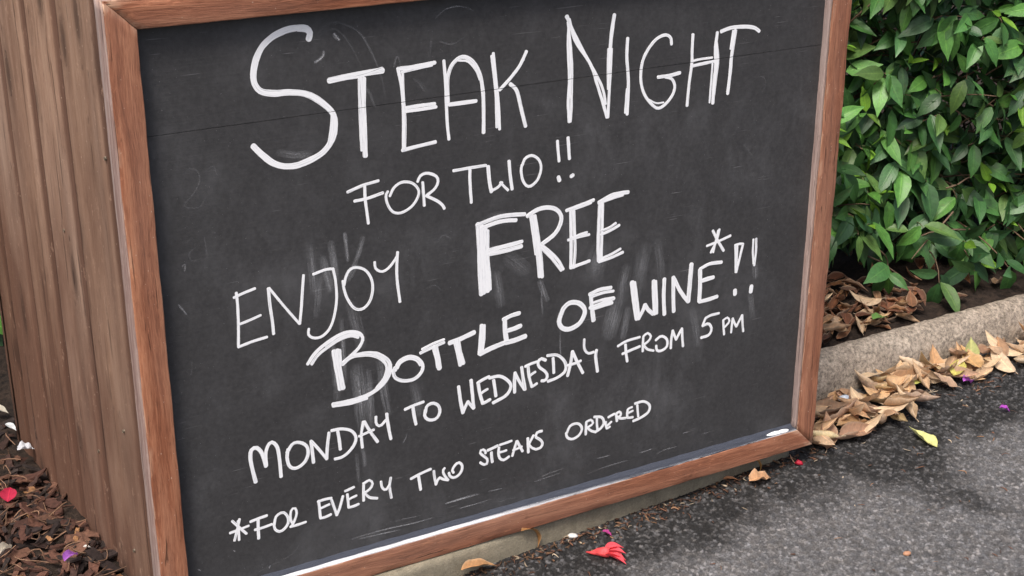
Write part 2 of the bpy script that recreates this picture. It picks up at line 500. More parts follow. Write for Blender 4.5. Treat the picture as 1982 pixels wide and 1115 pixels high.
def mat_leaf(name, rough=0.34, back=(0.9, 1.0, 0.75), trans=0.18, blotch=0.0, each=False):
    N = NT(name)
    t = N.attr('tint').outputs['Color']
    g = N.attr('gc').outputs['Vector']
    sep = N.n('ShaderNodeSeparateXYZ'); N.l(g, sep.inputs[0])
    aa = N.math('ABSOLUTE', sep.outputs[1])
    rib = N.ramp(aa, [(0.0, 1.0), (0.05, 0.8), (0.10, 0.0)])
    # side veins run forward from the midrib
    ph = N.math('MULTIPLY', N.math('SUBTRACT', sep.outputs[0], N.math('MULTIPLY', aa, 0.16)), 62.0)
    vein = N.ramp(N.math('ADD', N.math('MULTIPLY', N.math('SINE', ph), 0.5), 0.5), [(0.80, 0.0), (0.97, 1.0)])
    tc = N.n('ShaderNodeTexCoord').outputs['Object']
    n = N.noise(tc, 90, 4, 0.6)
    c = N.mix(1.0, t, N.ramp(n.outputs['Fac'], [(0.25, 0.72), (0.75, 1.25)]), 'MULTIPLY')
    if each:
        # every fallen leaf has dried to its own shade
        oi = N.n('ShaderNodeObjectInfo').outputs['Random']
        c = N.mix(1.0, c, N.ramp(oi, [(0.0, (0.62, 0.52, 0.46)), (0.22, (1.12, 1.10, 1.05)), (0.45, (0.90, 0.78, 0.70)), (0.62, (1.25, 1.28, 1.30)), (0.80, (1.0, 0.80, 0.62)), (1.0, (1.15, 1.18, 0.95))]), 'MULTIPLY')
        c = N.mix(N.ramp(aa, [(0.72, 0.0), (1.0, 0.35)]), c, (0.60, 0.50, 0.38))
    lighter = N.mix(1.0, c, (1.7, 1.5, 1.3), 'MULTIPLY')
    c = N.mix(N.math('MULTIPLY', rib, 0.65), c, lighter)
    c = N.mix(N.math('MULTIPLY', vein, 0.20), c, lighter)
    if blotch > 0:
        bn = N.noise(tc, 55, 4, 0.7)
        c = N.mix(N.math('MULTIPLY', N.ramp(bn.outputs['Fac'], [(0.60, 0.0), (0.68, 1.0)]), blotch), c, (0.10, 0.045, 0.02))
    geo = N.n('ShaderNodeNewGeometry')
    c = N.mix(geo.outputs['Backfacing'], c, N.mix(1.0, c, tuple(back), 'MULTIPLY'))
    h = N.math('ADD', N.math('MULTIPLY', rib, -1.0), N.math('ADD', N.math('MULTIPLY', vein, -0.35), N.math('MULTIPLY', n.outputs['Fac'], 0.5)))
    nb = N.bump(h, 0.35, 0.0012)
    N.fin(c, N.math('ADD', N.math('MULTIPLY', geo.outputs['Backfacing'], 0.25), N.math('ADD', rough, N.math('MULTIPLY', N.math('SUBTRACT', n.outputs['Fac'], 0.5), 0.25))), nb, 0.5)
    if trans > 0:
        tl = N.n('ShaderNodeBsdfTranslucent'); N.l(c, tl.inputs['Color'])
        mx = N.n('ShaderNodeMixShader'); mx.inputs[0].default_value = trans
        N.l(N.b.outputs[0], mx.inputs[1]); N.l(tl.outputs[0], mx.inputs[2]); N.l(mx.outputs[0], N.out.inputs['Surface'])
    return N.m
M['green'] = mat_leaf('hedge_leaf', 0.22, (1.35, 1.35, 1.2), 0.14, 0.18)
M['young'] = mat_leaf('young_leaf', 0.38, (1.0, 1.0, 0.9), 0.25)
M['dry'] = mat_leaf('dry_leaf', 0.60, (0.88, 0.85, 0.80), 0.15, 0.30, True)
M['fresh'] = mat_leaf('fallen_fresh_leaf', 0.5, (0.95, 0.95, 0.85), 0.15, 0.12)
M['petal'] = mat_leaf('petal', 0.55, (0.9, 0.9, 0.9), 0.25)
# handwriting on the board: board x,z in mm; first number is the pen width
WRITING = [
("STEAK", """9.3 249,947.6 251.4,956.8 245.1,963.8 230.9,965.2 214.2,963.5 195,956.4 180.3,945.5 170.6,931.3 164.8,914.5 163.2,901.2 165.5,890.1 173.8,880.6 192.4,875.6 216.1,874.3 240,869 256.5,859.5 270.7,847.2 281.2,834 283.2,818.8 280.4,802.5 273.3,789.1 259.7,776.7 239.5,768.8 219.6,764.6 202.6,766 186,772.7 170.1,786.9 156.4,802.9
4 280,835.8 276.3,810.2 271.6,789.4
3.3 233,961.4 244.8,959.3 251.2,952.3
8.9 277.4,884 307.2,886.5 339.8,888.5 362.2,889
4.9 279.9,885.1 322.1,884.7 361.8,892.3
6.6 325.7,881.5 326.7,841.7 326.9,803.3 328.9,762.9
6.6 332,880.7 330.4,841.2 330.5,802.8 330.5,762.7
3.5 323.9,879.8 323.2,818.2 323.9,772.2
5.6 387.7,887.4 393.1,857.2 394.6,820.8 393.1,764.7
4.1 394.8,883.3 395,852.2 396.9,808.4 395.2,766.8
6 387,888.5 414.2,888.7 448.4,891
4 393.3,883 419.3,885.7 443.5,887.7
5.2 399,828 420.6,828.4 447.1,828.2
5.2 398.9,822.7 423.1,822.5 449.2,823
5.8 391.2,763 411.1,765.1 447.3,768.1
5.2 463.7,892.1 465.9,860.5 466.9,823.7 468,793.9 470.4,769.1
6.2 469.7,828.3 469.1,860.1 475.3,881.2 488.3,893 501.8,893.2 515.3,882.7 525.5,863.2 530.3,835.5 531.2,805.5 531,771.5
3.1 488.3,889.8 504.4,886.3 517.9,871.4 524.6,855.9
6.3 471.7,823.6 492.9,823.4 518.1,823.4
5.3 545.9,890.2 550.3,857.8 553.5,825.1 554.8,777.1
4.7 548.7,894.3 553.6,850 557.7,812.1 559.6,772.7
5.3 607.2,890.8 595.5,869.9 578.7,852 559.7,835.6
3.7 602.5,879 587.1,860.9 567.5,840.9
6.4 578.7,842.5 590.1,830.6 598.7,799.2 606.3,771.4"""),
("NIGHT", """6 679.1,938.2 683.9,928.4 683.3,902.8 685.1,864.8 686.9,831.1 685.3,797.5 687.6,767.9
4.6 682,928.6 687.3,892.9 690.8,857 691,821 691.1,787 689.8,767.6
5.6 680.4,938.5 690.4,916.1 709,883.5 729.4,850.1 738.5,824.9 750.9,791.6 759.7,765.7
4.6 684.6,933 694.9,899.2 717.7,868.3 735.2,842.2 750.2,813.7 756.7,788.3
6.6 768.5,931.9 764.4,903.8 762.4,877.7 761.9,841.6
4.1 759,878.1 758.8,849.2 760.5,812.5
5.2 764.7,877.5 763.7,836.5 762.6,802.4 761.5,765.4
5.7 795.5,891.5 794.9,862.1 798.4,832.4 799.9,807.6 799.2,765.5
3.7 797,808 795,768.5
5.2 882.4,872.6 880.4,883.3 870.3,889.3 854.9,886 840.8,874.6 828.2,856 823.6,834.4 825.4,812 833.6,792.3 847.6,776 860.6,767.5 875.3,772.7 889,786.7 892.8,801.3 886.1,814.2 872.9,819.2
2.7 839.8,785.8 856.5,776.9 871.5,776.2
5.8 858,820.5 882.7,820.6 902.1,822.8
5.3 925.1,884.3 924.9,857.6 925.6,835.1 922.1,802.8 920,764.4
3.7 926,839.6 943.5,841.1 967.5,840.9
5.3 925.9,831.1 947.1,832.7 971,834
6.4 975.2,882.2 973.3,854.9 975.6,829.4 974.1,796.6 973.9,761.9
4.3 974,872.3 980.1,836.5 978.1,806.3 975.5,775.9
3.8 968.8,830.2 967.9,797.3 966.9,764.1
6.4 983.1,883.3 1005,887.6 1033.2,886.3 1052.4,882.8 1063.8,875.6
6.5 1013.2,882 1008,838.5 1007.3,813.1 1004.4,774.9
3.2 1007.9,882.6 1004.6,851.5"""),
("exclamation_mark", """5.3 665.9,738.7 667.4,722.3 669.6,704.6
7.2 668.8,677.7 670.8,671.7"""),
("exclamation_mark", """5.9 686,741.4 687.6,722.2 689.2,705.7
6.6 693,675.1 696.8,676.8"""),
("FOR", """4.7 298.7,711.2 323.5,717.8 349.8,721.1
4.8 327,716.7 327,695.6 328.8,676.7 330.8,656.3
4.8 309.5,695.3 330.9,696.3 356.6,700.9
4.3 368,693.8 375.2,706 389.4,712.8 406.8,708.2 417,695 413.3,681.1 401.5,669.4 385.7,664 372.3,667.8 363.7,681.6 361.4,695.4 364.9,701.7
4.9 423.9,706.9 424.9,687.8 425.9,669.2
4.6 415.4,709.5 420.4,718.1 431.9,720.6 446.1,714.2 450.6,705.4 445.2,694.1 429.7,684.4
4.9 429.7,684.4 449.1,672.5 458.3,663.3 460.5,658.6"""),
("TWO", """4.9 477.5,717.5 511.3,717.8 535.1,717.5
5.2 506.3,718 506.3,694 508.4,660.6
6.4 538.9,715 540.9,691.3 544.5,672.8
4.7 543.3,673.8 556,677.9 563.9,685
4.4 560.8,685.5 568.1,677.4 574.9,670.5
5.6 576.6,718.4 578.5,696.6 582.2,671
4.7 601.1,708.4 606.2,718.4 618.5,721.6 631,713.1 635.8,699 631.6,682.9 622.3,673.1 611.8,670.8 602.5,681.2 598.7,699.1 600.4,708.5"""),
("FREE", """8.5 520.1,622.4 522.2,582.4 523.2,542.2 525.3,501.1
7.9 526.1,618.6 527.6,575.8 529.2,535.2 530.3,502.5
8.5 533,614.5 534.9,568.7 536.6,533.8 537.1,504.6
6.1 537.6,608.1 537.4,562.5 540.3,533.1 541.7,506.6
6.6 518,621.1 555.9,628.1 580.5,627.6 605.9,624.8
6.6 527,615 555.9,619.6 574.3,619.3 589.8,617.3
6.7 540.5,574.9 571.3,576.4 600.9,578.6
7.3 542,568 571.3,568.4 600,570.7
6.2 619.4,619.7 626,581.1 631.1,545.2 634.7,510.6
6.8 624.7,618.8 631.4,580.1 636.9,544.1 639.9,509.6
4.9 616.6,619.6 621.9,587.6 627.3,551.8
7.3 610.9,620.5 627.8,628 646,629.5 664.6,623.6 675,610.3 673.6,596 662.7,580.5 637.9,566.8
5.6 636.6,567 656.7,548.7 671.5,531.8 680.6,515.3
5.6 638,560.9 656.8,540.5 676.7,514.2
6.2 693.6,615.8 694.9,580.6 695.7,545.2 695.6,514.8
5.6 699.4,617.2 701.5,579.5 703.5,543.7 701.5,514.3
6.1 685.2,617.8 713.5,622.7 737.9,627.4
4.3 694.2,617.2 716.8,620.1 733.1,623.3
5 689.4,565.5 711.5,567.4 730.6,567.9
4.4 698.4,568.3 714.7,571.3 726.2,572.8
5.7 695,514.9 712.7,517.6 732.5,520.5
6.3 750.2,621 749.3,583 749,547.4 750.6,517.1
5.7 755.5,620.2 756,581.9 755.7,546.2 755.9,519.2
6.8 748.2,620.8 772.4,629.7 789,630.8 806.5,630.1
4.7 759.4,621.9 779.2,625.1 795.9,626.8
5 754.5,563.7 774.5,568.3 790.4,574.2
4.4 754.4,570.3 770.9,573.3 783.5,578.9
5.1 751.3,515.2 776.1,518.4 799.7,523.8
4.5 754.2,520.1 775.9,524.5 794.6,530.8"""),
("ENJOY", """4.5 115.6,584.8 116.1,564.6 115.2,534.4 112.7,498.6
4.2 111.3,578.2 127.1,582.5 144.5,586.1
4 115.2,533.9 133.9,537.7 150.5,541.9
4.4 112.7,498.1 134,502.2 158.1,504.7
4.9 165.2,582.1 166,554.5 168.1,528.4 168.8,507.6
4.1 166.5,582.3 182.4,557.6 196.3,536.7 210.9,515.3
4.4 221.7,592.4 218.2,564.5 215.2,539.3 211.4,515.2
4.1 237.4,590.9 258.1,594.7 269.9,593.5
4.2 269.9,593.5 273,571.7 273.3,543.1 267.8,515.4 259,496.2 245.5,486.4 232.5,487.1 224.6,494.3 225.6,503.8
4.4 286.7,563.9 289.9,576.2 296.6,586.6 307.2,589 322.7,581.6 332.7,564.1 333.6,544.2 327.3,527 315.5,518.3 302.3,522 291.4,539.5 286.2,557.5 284.9,570.7
4.1 339,591.6 340.2,580.9 350.7,573.7 363.2,578.4 376.6,593.7 377.9,600.8
4.7 378.2,600.7 376.1,578.1 376,554.4 379.8,517.4"""),
("BOTTLE", """5.7 220.7,445.6 233.2,460.7 252.2,473.3 273.6,482.4 292.3,484.3 308,479 314.3,468.3 308.5,456.1 296,445.3 279.5,435
5.1 227.2,444.1 238.3,456.9 257.1,467.4 275.9,475.3 294.6,477.4 306.4,472.1
4 251.9,468.5 276.1,479.2 294.8,480.6 310.5,474.5
7 278,432.6 293.1,441.1 317.4,441.9 338.9,435.8 356.2,420.9 359.3,406.4 353.9,391 339.6,377.7 317.3,368.5 289.9,365.9 259,367.1
4.7 298.5,441.5 322.6,438 341.4,428.4 353.2,411.9 348.4,392.3 334.1,377.6
5.3 258.9,364.4 289.7,361.8 317.1,364.1
7.5 264.6,457.7 266.7,435.7 269.9,413.3 272.1,390.9
7.5 270.4,457.8 272,434.5 274.7,412.2 277.5,391
4.6 274.6,457.6 275.4,433.7
5.9 368.1,401.1 374.6,414 390.9,419.7 406.2,414.6 416.3,401.7 414.9,388.1 401,378 381.4,379.6 367.7,388.3 364.7,399.6 367.6,405.9
3.5 372.3,403.4 378.1,411.8 392.2,415.6 405.2,410.4 412.3,399.8
5.3 413.4,421.4 433.3,426.4 456.2,430.8
4.1 416.4,427.4 436.3,433 456.3,436.1
8.9 440.4,425.7 444.3,406.6 446.8,386.9
5.9 436.7,426.5 441.5,407.3 444,389.8
8.4 466.4,427.4 488.5,430.9 511.5,436.6
7.2 475.9,429 481.2,406.4 485.4,383.8
7.2 481.5,429.3 485.7,405.4 491.2,385.6
7.2 525.6,445.9 523.5,421.7 521.4,395.9
5.9 530.1,445 529.3,420.5 526,399.5
8.6 522.7,395.6 542.8,401.1 567.3,405.4
8.5 568.9,449.1 569.6,427.3 572.9,404.8
7.2 566.3,447.8 581.9,451.9 596.7,453.2
7.9 572.2,426.1 585.3,427.1 599.1,429.7
8.6 570.9,405.2 588.7,406 608.5,408.9"""),
("OF", """8.7 678.2,434.2 682.8,444.3 695.6,451.7 712.8,447.6 724.1,435.8 724.4,423 714.4,409.2 696.5,403.4 681.4,407.9 674.3,420.8 678.2,435.8
8.1 736.6,460.2 739.4,435.9 743.6,409.4
6.7 734.2,459.1 753.9,464 777.7,463.1
5.4 738.5,454.4 761.1,456.9 782.9,455.8
6.7 735.6,434.1 754.7,436.6 784.4,442.1
6.1 740.9,430.8 761.8,432.9 780.8,434.5
4.7 739.9,442.1 761.5,444.1 783.3,443.6"""),
("WINE", """9.6 820.9,464.2 826.5,431 833.8,393.8
6.2 826.3,463.2 832.3,429.9 838.9,393.4
7.6 837.4,393.1 844.9,404.6 850.2,416.5
7.6 850.2,416.5 857.6,405.2 867.9,395.9
7.6 866.2,458 867.9,429.2 871.7,395.1
5.5 870.9,457.1 873.8,428 876.1,394.9
7.6 889.2,457.4 889.3,424.9 892.5,389.8
7.6 908.3,457 910.2,420.8 912.5,391.3
7.6 909.9,454.1 924.7,427.7 941.7,405.2
9 946.3,474.1 944.9,440.1 943.3,404.2
8.4 965.9,459.7 967.8,429.1 967.7,400
6.2 965.8,461.7 986.1,467.6 1012.9,465.9
7.7 969.1,438.1 980.4,439.2 996.3,440.1
7.1 967.8,398.6 986.8,398.8 1007.4,400.7"""),
("asterisk", """4.8 978.2,502.9 1002.4,507 1029.4,513.2
5.5 989.6,529.3 1002.4,507.6 1016,487.3
4.8 1003.9,529.3 998.6,508.3 987.8,488.9
4.1 1001,527.9 996.5,505.5 993.1,488.2"""),
("exclamation_mark", """4.5 1041.6,493.5 1044.3,467.3 1046.3,440.4
4.9 1059.1,492.3 1053.3,465.6 1047.9,440.1
4.8 1041.6,492.8 1051.2,493.7 1059.1,492.3
4.2 1046.3,491.9 1047.2,470.1 1046.9,453.6
8.5 1047.4,404.8 1048,397.3"""),
("exclamation_mark", """4.9 1088.7,496.9 1089.9,472.2 1088.1,445.9
4.2 1082.4,496.7 1082.7,473.5 1086.2,449.6
8.6 1085,405.5 1084.3,394.8"""),
("MONDAY", """6.4 124.4,265.6 121,286.5 118.7,306.5 120.5,321.1 128.4,324.8 136,316.2 140.4,300.7 142.7,288.4
5.8 143.3,289.4 143.7,310.9 149.2,324.5 156,326.9 163.1,316.2 165.4,294 166.2,263.6
5.6 178.5,303 188.7,315.6 201.8,314.4 211.9,304.6 212.7,289.8 205.1,277.2 191.5,271.6 181.3,278 178,293.4 180.4,308.1
5.6 219.2,312.7 220.3,293.4 221.4,273.9
5.1 220.2,311.6 232.6,292.9 244.1,274.1
5.4 250,319.3 246.3,297.8 243.8,274.2
5.4 264.8,317.7 266.6,303.8 267.9,285.1
5.1 254.5,322.1 271.7,320.8 287.7,313.6 295.4,300.6 292.1,287.2 280.6,275.5 269.4,270.4 258,270.4
5.1 309.5,323.8 305.1,302.3 306.1,278.7
5.4 311.4,323.4 320.4,304.1 332.9,282
4.2 300.9,300 313.4,302.5 327.3,305.2
4.5 331.7,327.3 331.8,314.8 338.9,309.1 348.6,316.9
5.4 350.7,327.7 352.5,307.3 356.5,281.1"""),
("TO", """5.1 383.3,327.6 399.9,331.2 417,333.1
5.8 397.8,328.9 399.4,312.8 402.4,296.2
5.5 420,312.8 423.1,324.1 434.1,326.6 444.1,319.6 446.2,306.9 439.4,297 426.3,298 418.7,306.5 420.1,317.7"""),
("WEDNESDAY", """6.5 481.7,345.3 484.8,319 489.4,295.6
5.4 489.4,295.6 494.4,306.4 498.7,314
5.5 498.7,314 503.5,307 509.4,298.6
6.1 505,351.7 507.2,327.3 509.7,299.2
6.2 518.5,342.4 521.2,324 526.7,303.7
5.4 517.1,343.7 526.6,347.3 538.9,350.6
4.7 523.3,322.8 528.9,325.5 536,328
5.5 526.7,303.7 533.4,305.2 540.9,307.5
5.8 547.7,341.7 550.1,325.7 551.9,311.4
5.8 539.6,347.7 560.1,346.3 577.2,332 580.5,320.2 571.5,307.8 546.5,299.9
5.9 588.7,345.9 587.7,328.9 588.1,309.7
5.5 588.7,345.9 597.8,326.5 607.6,310.3
5.9 601.6,353.2 604.6,331.8 608.4,310.1
5.5 613.9,353.2 616.2,332.6 621.5,312.6
5.1 608.8,353 619.3,355.4 632,356.7
4.8 615.8,332 621.3,335.6 628.5,338.4
5.2 621.5,312.2 626.9,313.7 631.7,315.8
5.5 648.8,355.6 639.3,360.5 633.5,354.6 636.5,345.3 646.9,335.9 652.5,325.9 648.9,318 641.2,318.8
5.5 663.5,356.5 664.5,342.3 665.4,328.2
5.5 652,363.5 672.3,359.7 687.5,343.1 688.1,326.4 673,317.6 653.8,314.8
5.9 702.1,360 698.8,338 693.2,316.1
5.9 702.1,360 711.9,338.6 724.2,314.6
4.8 692.1,336.1 706.3,336.3 719.4,338.6
4.8 725.7,377.5 726.1,360.6 734.3,349.4 745.7,349.3
6 751.3,351.6 749.7,339.9 754.4,310.5"""),
("FROM", """4.9 795.8,349.5 814.3,355.3 841.5,356.7
5.6 811.7,348.7 813.4,332.4 816.6,315.7
5.3 806.1,332.4 822.3,335.4 842.3,338.6
4.9 848.9,354.4 848.8,341.2 849,327.8
4.6 848.9,356.1 857.8,361.1 865.6,352.2 858.6,343.7 849.5,340.4
4.6 849.5,340.4 859.2,329.6 872.4,324
5 876.3,343.5 887.9,348.7 900.3,340 901,325.7 890.1,320.1 879.9,322.7 877.6,332.2
5 909.9,320.4 910.1,337.8 912.3,354.1
5 912.3,354.1 916.1,344.9 920.8,334.9
5 920.8,334.9 926.3,344.4 932.6,353.8
5 932.6,353.8 934.3,336 936.8,318.5"""),
("5", """5 984.5,363.4 996.6,366.6 1014,366.7
5 983.8,362.5 980.4,354.8 978.5,349.5
5.4 978.5,349.5 991.8,350.7 999.2,339 993.3,328 976.8,326.4"""),
("PM", """4.7 1024.8,350.6 1026.6,336.6 1028.8,321.7
4.3 1024.8,350.6 1033.9,354.1 1039.2,345.5 1028.9,336.1
4.7 1044.8,322.4 1045.4,336 1046.4,349.5
4.7 1046.4,349.5 1051,339.9 1056,331.7
4.7 1056,331.7 1061.6,341.1 1067.9,351.8
4.7 1067.9,351.8 1070,334.2 1072.8,318.5"""),
("asterisk", """4.2 77.1,188 92.1,189.7 107.8,191.9
4.5 82.1,208 92.4,193.6 103.3,179
4.2 93.9,207.9 88.5,189.1 83.2,172.5
4.2 91.2,205.4 91,188.4 90.8,171.3"""),
("FOR", """4.8 111.4,198.3 125.3,200.2 138.5,201.4
5.1 123.9,198 123,181.7 122.7,164.5
4.5 117.6,181.6 132,181.9 146,183.5
4.6 149.6,181 153.9,195.5 166.1,199.1 173.4,187.5 171.5,174.5 160.1,166.3 151.1,171.9 149.2,182.5
4.2 176.7,169.6 181.3,174.2 187.7,188.3 187.6,197.8 184.1,202.4 179.1,198.5 177.4,188.8 178.1,180 180.7,173.8
4.2 176.3,169.7 189.1,169.8 202.8,170.9"""),
("EVERY", """4.9 226.7,202.7 227.3,187.2 228.1,170.9
4.6 225.3,201.7 237.6,202.5 248.5,201.7
4.3 228.7,188.2 236.1,189.5 244.4,191.2
4.6 228.1,170.3 236,170 246.3,172
4.6 248.6,198.5 252.3,184.3 256.5,167.8
4.6 256.5,167.8 262.7,181.3 268.5,199.5
4.3 272.7,207.6 280.5,208.9 288.4,210.8
4.6 276.3,200.8 277,190.4 277.5,176.5
4 277.5,190.2 284,192.2 292.1,194
4.4 277.4,175.9 286.1,175.7 295.4,177.2
4.7 305.8,213 304.9,198.6 304.5,181.1
4.3 305.7,212.4 316.5,215.8 321.3,207.2 315.3,198.6 305.6,194.9
4.4 306.7,194.6 315.3,183.9 328.7,178.6
4.4 336.5,207.4 337.9,196.7 344.5,189.8 351.6,197.3
4.7 354.2,209.8 351.7,194.3 354.2,172.3"""),
("TWO", """5 390.7,197.7 408.2,202.4 427.6,206
5.4 404.7,199.8 406.1,188.1 408.1,172.6
4.8 433.2,200.9 434.4,188 436.8,174.3
4.5 436.8,174.3 439.8,181.2 444,185.4
4.6 444,185.4 451.6,179.7 459.8,176.5
4.5 459.8,176.5 453.5,186.4 450.2,195.6 453.4,200.7
4.8 470.1,187.8 467.8,192 469.6,196.9 475.6,203 482.2,203.4 486.8,195.8 484.9,186.2 477.7,179.1 469.3,178.2 462.9,183.2 461.4,189.6"""),
("STEAKS", """4.8 531.8,208.4 529.7,215.2 523.6,216.7 521.4,211.7 528.4,203.3 535.4,195.4 533.8,187.4 528.3,187.4 521.3,193.1
5.2 535.8,212.6 545.4,214.3 555.4,216.6
5.4 543,206.6 543.5,196.8 544.7,188
4.5 559.6,216.9 570.3,217.6 582.5,218.7
4.9 557.9,212.3 556.6,201.8 559.8,190.7 567.4,185.6 577.3,189.7
4.3 560.1,202.7 566.2,202.6 572.3,203.1
4.9 592.6,215.3 588.4,202.7 584.1,189.3
5.2 593.4,215.2 598.5,204.6 604.3,193.2
4.1 585.5,199.6 594.1,200.8 602.8,202.4
5.3 614.7,215.3 615.2,202.7 616,187.9
4.5 626,218 621,210.1 616.7,202.7
4.5 616.7,202.7 623.3,194.6 631.4,189.6
4.9 642.8,222.2 633.3,221.8 630.5,214 637.8,207.9 644.2,198.7 641,190.7 630.7,189.8"""),
("ORDERED", """5 693.1,204.3 701.2,217.9 716.5,218.1 725.2,206.4 719.3,194.7 705.6,190.2 694.8,196.6 692.3,205.6
5 733.8,216.6 733.4,204.3 733.3,192.6
4.6 733.8,217 743.4,218.6 747.9,210.1 736.1,205.1
4.7 736.1,205.1 744,197.2 754.3,191.6
4.7 755.9,218.8 756.2,207.7 758.1,193.6
5.1 750.3,222.7 766,218.1 771.1,205.8 764.3,196.4 755,192.9
4.7 775,206.6 775.2,200.3 777.7,193
4.3 777.2,198.3 782.2,200.8 786.8,204
4.3 777.7,193 780.9,193.7 784,195.1
4.7 780.2,214.5 786.4,216.7 792.7,218.1
5.1 796.7,216 797.7,209.4 798.7,202.5
4.7 796.6,217.8 804.1,219.7 806.7,212.4 799.3,209
4.7 800.1,208.8 808.5,205.2 816.9,203.9
4.7 821.1,219.1 820.2,212 820.9,204.4
4.3 821.9,220.4 825.8,221.7 830.6,222.4
4.3 822.2,212.6 826.9,213.3 832.5,214.5
4.7 820.9,203.6 826.6,202.2 833,201.7
4.7 841.7,223.3 842.9,213.8 844.7,200.3
5.1 836.7,227.9 855.6,227.7 868.6,216.8 867.1,204.1 851.7,196.7 834.1,193.6"""),
]
SMUDGES = """25 0.38 301.7,417.9 305.3,376.4 308.4,318.8
13.1 0.3 260.7,480 265.8,439.4 266.4,376.7
15.5 0.32 342,422.2 346.7,375.7 354.3,327.7
9.3 0.3 279.2,506.5 280.3,453.8 281.5,400.1
13.6 0.34 320.9,409 322.8,363.1 324.3,307.3
14.1 0.24 234.7,635.2 236.2,600.1 237.6,562.1
12.4 0.32 268.1,635.8 271.8,606 273.8,576.1
6.2 0.5 291.4,646.6 293,624.7 294.6,602.6
8.9 0.3 320.8,634.8 313,611 303.6,591.6
12.4 0.3 253.6,613.5 259.1,587.4 264.6,561
10.8 0.24 307,591 296,576.1 285.4,567.1
20.3 0.24 297.5,528.7 304.7,492.4 312.1,457.4
10.8 0.22 248.6,581 244,556.6 239,523.5
34.9 0.3 789.1,428.8 783.5,405.8 775.9,378.2
16.6 0.28 814.3,414 809.8,390.5 804.2,365.2
30.3 0.18 845.3,523.1 838.3,486.3 835.8,443.6
43.5 0.18 757.2,539 747.5,517.5 741,490.7
20.3 0.14 870.9,527.9 876.7,498.3 883,458.5
24.3 0.22 808.1,492 802.8,464.5 801.7,435.9
3.9 0.3 639.3,487.1 639.5,468.5 641.8,443.8
3.1 0.4 676.9,404.2 677.3,380.1 678.8,355.7
17.3 0.2 552.9,531.3 557.7,503.2 560.6,475.2
11.8 0.3 636.1,501.6 641.3,486.7 649.6,466.5
28.7 0.14 577,553.7 591.6,542 606.3,528.4
11.5 0.22 194.8,788 218.2,780.7 242.3,778.8
24.1 0.2 534.3,621.5 553.1,625.3 581.7,623.9
17.8 0.18 399.7,367.8 404.7,343.3 407.7,314.5
17.1 0.2 954,385.3 961.6,353.5 969.6,316.2
12.7 0.25 1088.2,454.1 1090.6,438.6 1093.1,423
13 0.2 1083.9,389.3 1088,368.1 1092.2,344.5
8 0.25 305.3,284.2 308.2,264.7 309.2,245.5
7 0.2 295.6,268 296.4,244.2 297.3,220.2
4 0.16 255,945.1 283.9,967.4 323.4,952.9 345.1,918.9 360.2,878.7 365.2,850.8
3.2 0.13 262.3,948.8 287.4,958.1 308.3,939.5 329.4,897.7
4.9 0.14 328.5,874.8 340.3,857.8 347.9,837.3
5.5 0.75 287.9,950.6 290.9,946.6 295.5,941.6
4.8 0.55 270.8,927 268.8,919.7 257.3,913.5
2.4 0.34 450.4,957 467.8,969.1 492.1,971.5 513.9,963.2
3.3 0.16 456.6,922.3 478.3,916.1 500.3,925.5
3.3 0.2 380.8,891.8 386.4,908.2 391.8,893.7
4.1 0.15 443.8,927.5 440.9,912.3 437.1,893.2
5.8 0.14 412.5,872.5 422.6,863.4 431,850.6
2.4 0.12 51.3,771.2 57.6,783.1 70.8,779.6 74,763.8 63.5,746.3 48.7,731.1 69.3,724.6 81.1,738.1
2.4 0.09 84.2,777.5 95.1,782 100.1,767.5
3.3 0.11 47.1,675.4 56.6,680 60.1,666.8 50.3,659.1 53.9,646.5 66.3,648.2
2.5 0.1 74.2,680 75.2,664 76.9,646.2
2.5 0.6 38.1,640.7 42.9,643 41.4,633.8
3.4 0.3 27.9,583.5 32.7,576 38.1,566.8
1.8 0.35 41.1,490.2 39.5,480.5 37.8,469.1
2.9 0.08 1060.5,795.9 1077.3,795.7 1086.2,783.7 1080.8,768
2.9 0.08 1057.8,759.9 1066.5,722.1 1074.6,691.2
5 0.1 1047.3,678.3 1060,661.5 1074.9,646.1
2.8 0.16 422,530 440.4,533.4 454,521.9
2.7 0.12 446.3,603.9 458.3,614.7 471,606.4
3.4 0.7 454.4,132.3 484.1,133 517.6,133.1
2.3 0.5 537.3,133 548,132.1 562.4,131.3
2.3 0.55 628.3,126.3 650.6,128.1 680.6,129.4
1.9 0.45 645,132.6 658,134.9 686.6,136.6
2.4 0.45 738.3,111.8 773.1,115.3 824.3,116.5
2 0.6 758.8,137.7 772.5,137 786.1,137.1
2 0.7 852,124.1 864,124.7 876.1,125.3
2 0.5 888.9,111.3 905,115.8 933.8,115.4
1.5 0.35 480.3,115.2 494.4,115.8 512.2,115
1.6 0.6 946.9,140.1 953.1,140 959.3,139.9
1.6 0.35 987.2,126.7 1008.2,127.4 1029.4,128.2
1.5 0.35 555.2,106.3 573.3,106.5 591.6,105.3
2.9 0.6 280.7,115.2 321.9,116.4 368,114.1 397.3,112.2 430.5,112.2
2.6 0.5 294.7,111.9 327.4,109.9 367.8,107.2
1.6 0.28 343.8,126.4 368.4,126.1 406.4,123.2
2.3 0.62 454.1,132.9 484.3,134.4 514.8,134.9
1.6 0.4 481,115.3 505.4,115.1 542.5,115.6
1.8 0.5 378.2,267.7 383,275.1 386,283
1.3 0.14 114.5,101.9 134,107.8 161.8,114.1 184.6,125.2 194.3,149.4
2.2 0.9 136.6,105.4 137.8,107.8 139,108.6
1.5 0.9 21.7,138.8 24.1,137.2 25.6,136.1
1.6 0.8 80.1,155 82.1,153.8 83.7,153.3"""

